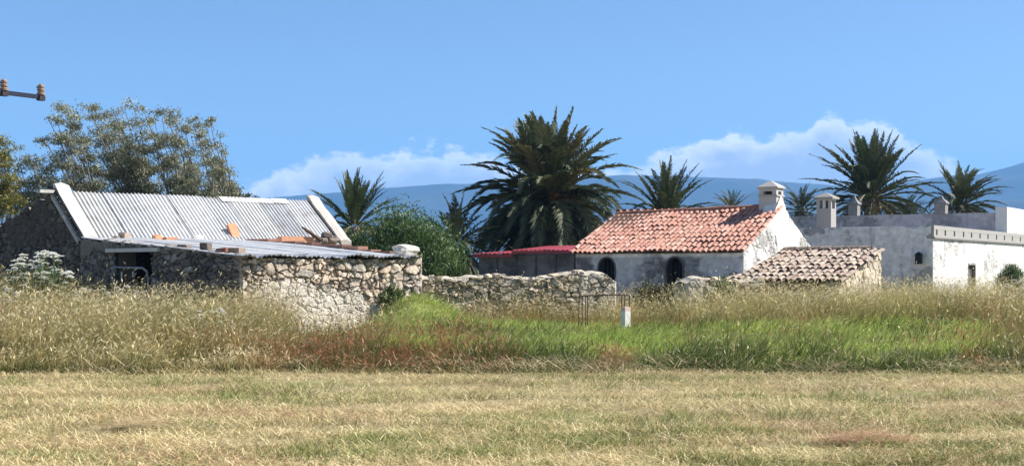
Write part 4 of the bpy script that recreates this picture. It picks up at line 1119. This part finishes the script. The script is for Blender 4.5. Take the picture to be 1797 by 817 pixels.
def build_flowers():
    rg = np.random.default_rng(31)
    protos = []
    for k in range(4):
        o = thing('wild_carrot', 'white umbel flower', 'wildflower', (0, 0, 0))
        st = MB(); hs = []
        main = np.array([(0, 0, -.05), (.01, 0, .3), (.04, 0, .62), (.07, 0, .85)]); st.tube(main, [.009, .008, .006, .005], 5, (.12, .17, .06))
        hs.append((main[-1], .062))
        for j in range(2 + k % 2):
            a = rg.uniform(0, 6.28); s = main[1] + (main[2] - main[1]) * rg.random(); e = s + np.array((math.cos(a) * .16, math.sin(a) * .16, rg.uniform(.22, .36)))
            st.tube([s, (s + e) / 2 + (math.cos(a) * .03, math.sin(a) * .03, -.03), e], [.006, .005, .004], 4, (.12, .17, .06)); hs.append((e, rg.uniform(.035, .055)))
        C = np.array([(rg.normal(0, .05), rg.normal(0, .05), rg.uniform(.05, .6)) for _ in range(90)]); leaves(st, C, .12, .018, np.broadcast_to((.10, .16, .06), C.shape) * rg.uniform(.6, 1.3, (90, 1)), rg, .5)
        st.build('stem', M['leaf'], o)
        for c, r in hs:
            h = MB(); n = 26
            for q in range(n):
                a = q * 2.4; rr = r * math.sqrt((q + .5) / n); p = c + np.array((math.cos(a) * rr, math.sin(a) * rr, .03 - .02 * (rr / r) ** 2 + rg.normal(0, .004)))
                rad = r * .19; hz = rad * .6
                h.add([p + (rad, 0, 0), p + (0, rad, 0), p - (rad, 0, 0), p - (0, rad, 0), p + (0, 0, hz), p - (0, 0, hz)], [(0, 1, 4), (1, 2, 4), (2, 3, 4), (3, 0, 4), (1, 0, 5), (2, 1, 5), (3, 2, 5), (0, 3, 5)], np.array((.82, .82, .77)) * rg.uniform(.88, 1.05))
            h.tube([c + (0, 0, -.01), c + (0, 0, .02)], [.004, r * .5], 6, (.2, .25, .1)); h.build('flower_head', M['petal'], o)
        protos.append(o)
    spots = []
    def area(n, p0, p1, y0, y1, s0, s1, label, group):
        for _ in range(n):
            for _t in range(60):
                Y = rg.uniform(y0, y1); X = (rg.uniform(p0, p1) - HX) / F * Y
                if free(np.array(X), np.array(Y)): break
            spots.append((X, Y, rg.uniform(s0, s1), label, group))
    area(24, 14, 112, 28.3, 29.7, 1.25, 1.75, 'white umbel flower in the dense clump before the dark gable', 'white flowers before the gable')
    area(14, 130, 245, 27.6, 29.0, .7, 1.0, 'white umbel flower in the loose drift near the barn doorway', 'white flowers near the barn doorway')
    area(9, 0, 90, 26.2, 28.5, .8, 1.0, 'white umbel flower among the golden grass at far left', 'white flowers in the golden grass')
    area(6, 330, 400, 22.0, 22.8, .75, .95, 'white umbel flower in front of the lean-to among tall grass', 'white flowers before the lean-to')
    area(16, 1340, 1460, 28.5, 29.8, .55, .8, 'white umbel flower in the patch below the tiled shed', 'white flowers below the shed')
    area(8, 1765, 1815, 31, 34, .8, 1.1, 'white umbel flower at far right near the white building', 'white flowers at the far right')
    for i, (X, Y, sc, lab, gp) in enumerate(spots):
        z = float(gz(X, Y)); rz = float(rg.uniform(0, 6.28))
        if i < 4:
            o = protos[i]; o.location = (X, Y, z); o.rotation_euler = (0, 0, rz); o.scale = (sc, sc, sc); o['label'] = lab; o['group'] = gp
        else:
            copy_thing(protos[i % 4], (X, Y, z), rz, sc, lab, gp)


def build_straw_heaps():
    rg = np.random.default_rng(41)
    for px, py, rx, ry, n, lab, ca, cb in ((1520, 778, .42, .22, 900, 'reddish heap of dry cut stalks lying on the mown field', (.36, .20, .11), (.56, .37, .22)),
                                           (262, 752, .36, .25, 500, 'flat pale clump of cut straw on the mown field', (.46, .34, .19), (.66, .53, .33))):
        d = F * EYE / (py - HY); x = (px - HX) / F * d
        o = MB(); a = rg.uniform(0, 6.28, n); r = np.sqrt(rg.random(n)); X = np.cos(a) * r * rx; Y = np.sin(a) * r * ry
        z = rg.uniform(0, .10, n) * (1 - r ** 2) + .01; th = rg.normal(.2, .5, n) + (rg.random(n) < .5) * math.pi; ln = rg.uniform(.1, .38, n)
        blades(o, X, Y, rg.uniform(-.02, .05, n), np.stack([np.cos(th), np.sin(th)], -1) * ln[:, None], rg.uniform(.005, .009, n), colmix(ca, cb, rg.random(n)), colmix(ca, cb, rg.random(n)), rg, z=z)
        b = o.build('straw_heap', M['straw'], loc=(x, d, float(gz(x, d)) + .02)); tag(b, lab, 'straw')


# ------------------------------------------------------------------ electricity pole reaching in at the left
def build_pole():
    a0 = np.array((-15.55, 38.3)); a1 = np.array((-14.36, 40.0)); dv = (a1 - a0); L = np.linalg.norm(dv); rz = math.atan2(dv[1], dv[0]); zt = 6.80
    z0 = float(gz(*a0)); t = thing('electricity_pole', 'electricity pole whose dark blue arm with brown insulators crosses the sky at left', 'utility pole', (a0[0], a0[1], z0), rz)
    h = zt - z0
    m = MB(); m.tube([(0, 0, -.3), (0, 0, h * .5), (0, 0, h + .5)], [.15, .13, .10], 12, (.30, .29, .28)); m.build('pole', M['plain'], t)
    m = MB(); m.box(-L, L, -.05, .05, h - .055, h + .07, (.006, .011, .032)); m.build('cross_arm', M['plain'], t)
    for x in (-L + .06, -L * .42, L * .38, L - .02):
        b = MB(); b.box(x - .10, x + .10, -.085, .085, h - .10, h + .05, (.03, .028, .035)); b.build('bracket', M['iron'], t)
        i = MB(); prof = [(.04, .05), (.12, .07), (.125, .13), (.07, .16), (.11, .19), (.115, .25), (.06, .28), (.095, .31), (.09, .36), (.05, .40), (.02, .42)]
        i.tube([(x, 0, h + q[1]) for q in prof], [q[0] for q in prof], 12, (.26, .17, .12)); i.build('insulator', M['plain'], t)
        w = MB(); w.tube([(x - .02, -.02, h + .3), (x - .16, -.04, h + .29)], [.02, .035], 6, (.02, .03, .05)); w.build('clamp', M['iron'], t)


# ------------------------------------------------------------------ light, sky, air, camera
SUN_AZ = math.atan2(.966, .259); SUN_EL = R_(41)


def build_light():
    w = bpy.data.worlds.new('World'); S.world = w; w.use_nodes = True
    nt = w.node_tree; N = nt.nodes; L = nt.links; N.clear()
    out = N.new('ShaderNodeOutputWorld'); bg = N.new('ShaderNodeBackground'); bg.inputs['Strength'].default_value = .053
    sky = N.new('ShaderNodeTexSky'); sky.sky_type = 'NISHITA'; sky.sun_disc = False; sky.sun_elevation = SUN_EL; sky.sun_rotation = SUN_AZ
    sky.altitude = 0; sky.air_density = .75; sky.dust_density = .15; sky.ozone_density = 2.6
    # clouds: a bank over the hills whose top follows a curve of the compass direction, broken up by noise
    tc = N.new('ShaderNodeTexCoord'); sp = N.new('ShaderNodeSeparateXYZ'); L.new(tc.outputs['Generated'], sp.inputs[0])
    def math_(op, a, b=None, c=None):
        n = N.new('ShaderNodeMath'); n.operation = op
        for i, q in enumerate((a, b, c)):
            if q is None: continue
            if isinstance(q, (int, float)): n.inputs[i].default_value = q
            else: L.new(q, n.inputs[i])
        return n.outputs[0]
    u = math_('ARCTAN2', sp.outputs['X'], sp.outputs['Y'])            # azimuth from the view to the north
    v = math_('ARCSINE', sp.outputs['Z'])
    fc = N.new('ShaderNodeFloatCurve'); fac = math_('MULTIPLY_ADD', u, 1 / .9, .5)
    L.new(fac, fc.inputs['Value'])
    prof = [(-900, 370), (300, 345), (420, 325), (500, 300), (570, 275), (635, 262), (680, 278), (715, 258), (770, 256), (830, 270), (900, 285), (1000, 300), (1100, 290), (1190, 268), (1240, 250),
            (1290, 236), (1330, 246), (1370, 232), (1410, 236), (1450, 206), (1500, 222), (1545, 222), (1600, 255), (1660, 290), (1740, 320), (2300, 350)]
    cv = fc.mapping.curves[0]
    pts = [(math.atan2(p - HX, F) / .9 + .5, math.atan2(HY - y, F) / .14) for p, y in prof]
    pts = [(min(max(a, 0), 1), b) for a, b in pts]
    cv.points[0].location = pts[0]; cv.points[1].location = pts[-1]
    for q in pts[1:-1]: cv.points.new(*q)
    for q in cv.points: q.handle_type = 'VECTOR' if False else 'AUTO'
    fc.mapping.update()
    top = math_('MULTIPLY', fc.outputs[0], .14)
    nz = N.new('ShaderNodeTexNoise'); nz.inputs['Scale'].default_value = 44; nz.inputs['Detail'].default_value = 9; nz.inputs['Roughness'].default_value = .62
    mp = N.new('ShaderNodeMapping'); mp.inputs['Scale'].default_value = (1, 1, 1.5); L.new(tc.outputs['Generated'], mp.inputs['Vector']); L.new(mp.outputs['Vector'], nz.inputs['Vector'])
    dn = math_('MULTIPLY_ADD', math_('SUBTRACT', nz.outputs['Fac'], .5), .046, math_('SUBTRACT', top, v))
    m1 = N.new('ShaderNodeMapRange'); m1.interpolation_type = 'SMOOTHSTEP'; m1.inputs['From Min'].default_value = -.002; m1.inputs['From Max'].default_value = .006; L.new(dn, m1.inputs['Value'])
    n2 = N.new('ShaderNodeTexNoise'); n2.inputs['Scale'].default_value = 9; n2.inputs['Detail'].default_value = 5; L.new(mp.outputs['Vector'], n2.inputs['Vector'])
    thin = N.new('ShaderNodeMapRange'); thin.inputs['From Min'].default_value = .3; thin.inputs['From Max'].default_value = .65; thin.inputs['To Min'].default_value = .5; thin.inputs['To Max'].default_value = .95; L.new(n2.outputs['Fac'], thin.inputs['Value'])
    edge = N.new('ShaderNodeMapRange'); edge.inputs['From Min'].default_value = .006; edge.inputs['From Max'].default_value = .024; edge.inputs['To Min'].default_value = 1; edge.inputs['To Max'].default_value = 0; L.new(dn, edge.inputs['Value'])
    alpha = math_('MULTIPLY', m1.outputs['Result'], thin.outputs['Result'])
    cc = N.new('ShaderNodeMix'); cc.data_type = 'RGBA'; cc.inputs['A'].default_value = CLOUD_LOW; cc.inputs['B'].default_value = CLOUD_TOP; L.new(edge.outputs['Result'], cc.inputs['Factor'])
    mx = N.new('ShaderNodeMix'); mx.data_type = 'RGBA'; L.new(alpha, mx.inputs['Factor']); L.new(sky.outputs['Color'], mx.inputs['A']); L.new(cc.outputs['Result'], mx.inputs['B'])
    L.new(mx.outputs['Result'], bg.inputs['Color']); L.new(bg.outputs['Background'], out.inputs['Surface'])
    sd = bpy.data.lights.new('sun', 'SUN'); sd.energy = 4.2; sd.angle = R_(.53); sd.color = (1, .95, .87)
    so = bpy.data.objects.new('sun', sd); COL.objects.link(so); so.location = (40, 10, 60)
    from mathutils import Vector
    d = Vector((math.sin(SUN_AZ) * math.cos(SUN_EL), math.cos(SUN_AZ) * math.cos(SUN_EL), math.sin(SUN_EL)))
    so.rotation_euler = (d).to_track_quat('Z', 'Y').to_euler()
    tag(so, 'the sun high at the right', 'sun', kind='structure')


CLOUD_LOW = (6.0, 5.8, 6.0, 1); CLOUD_TOP = (12.0, 11.4, 10.6, 1)
HAZE = 1.75e-4


def build_haze():
    m = bpy.data.materials.new('haze'); m.use_nodes = True; N = m.node_tree.nodes; N.clear()
    o = N.new('ShaderNodeOutputMaterial'); v = N.new('ShaderNodeVolumePrincipled'); v.inputs['Color'].default_value = (.17, .48, 1.0, 1); v.inputs['Density'].default_value = HAZE
    v.inputs['Anisotropy'].default_value = .0
    m.node_tree.links.new(v.outputs['Volume'], o.inputs['Volume'])
    mb = MB(); mb.box(-7000, 7000, -60, 7600, -16, 620); ob = mb.build('haze', m)
    tag(ob, 'thin blue air between the farm and the hills', 'haze', kind='stuff')


def build_camera():
    c = bpy.data.cameras.new('camera'); c.sensor_width = 36; c.lens = 36 * F / 1797; c.clip_start = .1; c.clip_end = 20000
    c.shift_x = 0; c.shift_y = (HY - 408.5) / 1797
    o = bpy.data.objects.new('camera', c); COL.objects.link(o); o.location = (0, 0, EYE); o.rotation_euler = (R_(90), 0, 0); S.camera = o


build_ground(); build_hills(); build_barn(); build_house(); build_wing(); build_walls(); build_trees()
build_mown(); build_tall(); build_flowers(); build_straw_heaps(); build_pole()
build_light(); build_haze(); build_camera()
S.view_settings.view_transform = 'Standard'; S.view_settings.look = 'None'; S.view_settings.exposure = 1.5; S.view_settings.gamma = 1; S.view_settings.use_curve_mapping = False
S.render.engine = 'CYCLES'
S.cycles.max_bounces = 6; S.cycles.diffuse_bounces = 3; S.cycles.transmission_bounces = 4; S.cycles.volume_bounces = 0; S.cycles.transparent_max_bounces = 4
S.cycles.use_denoising = True; S.cycles.denoiser = 'OPENIMAGEDENOISE'; S.cycles.denoising_input_passes = 'RGB_ALBEDO_NORMAL'
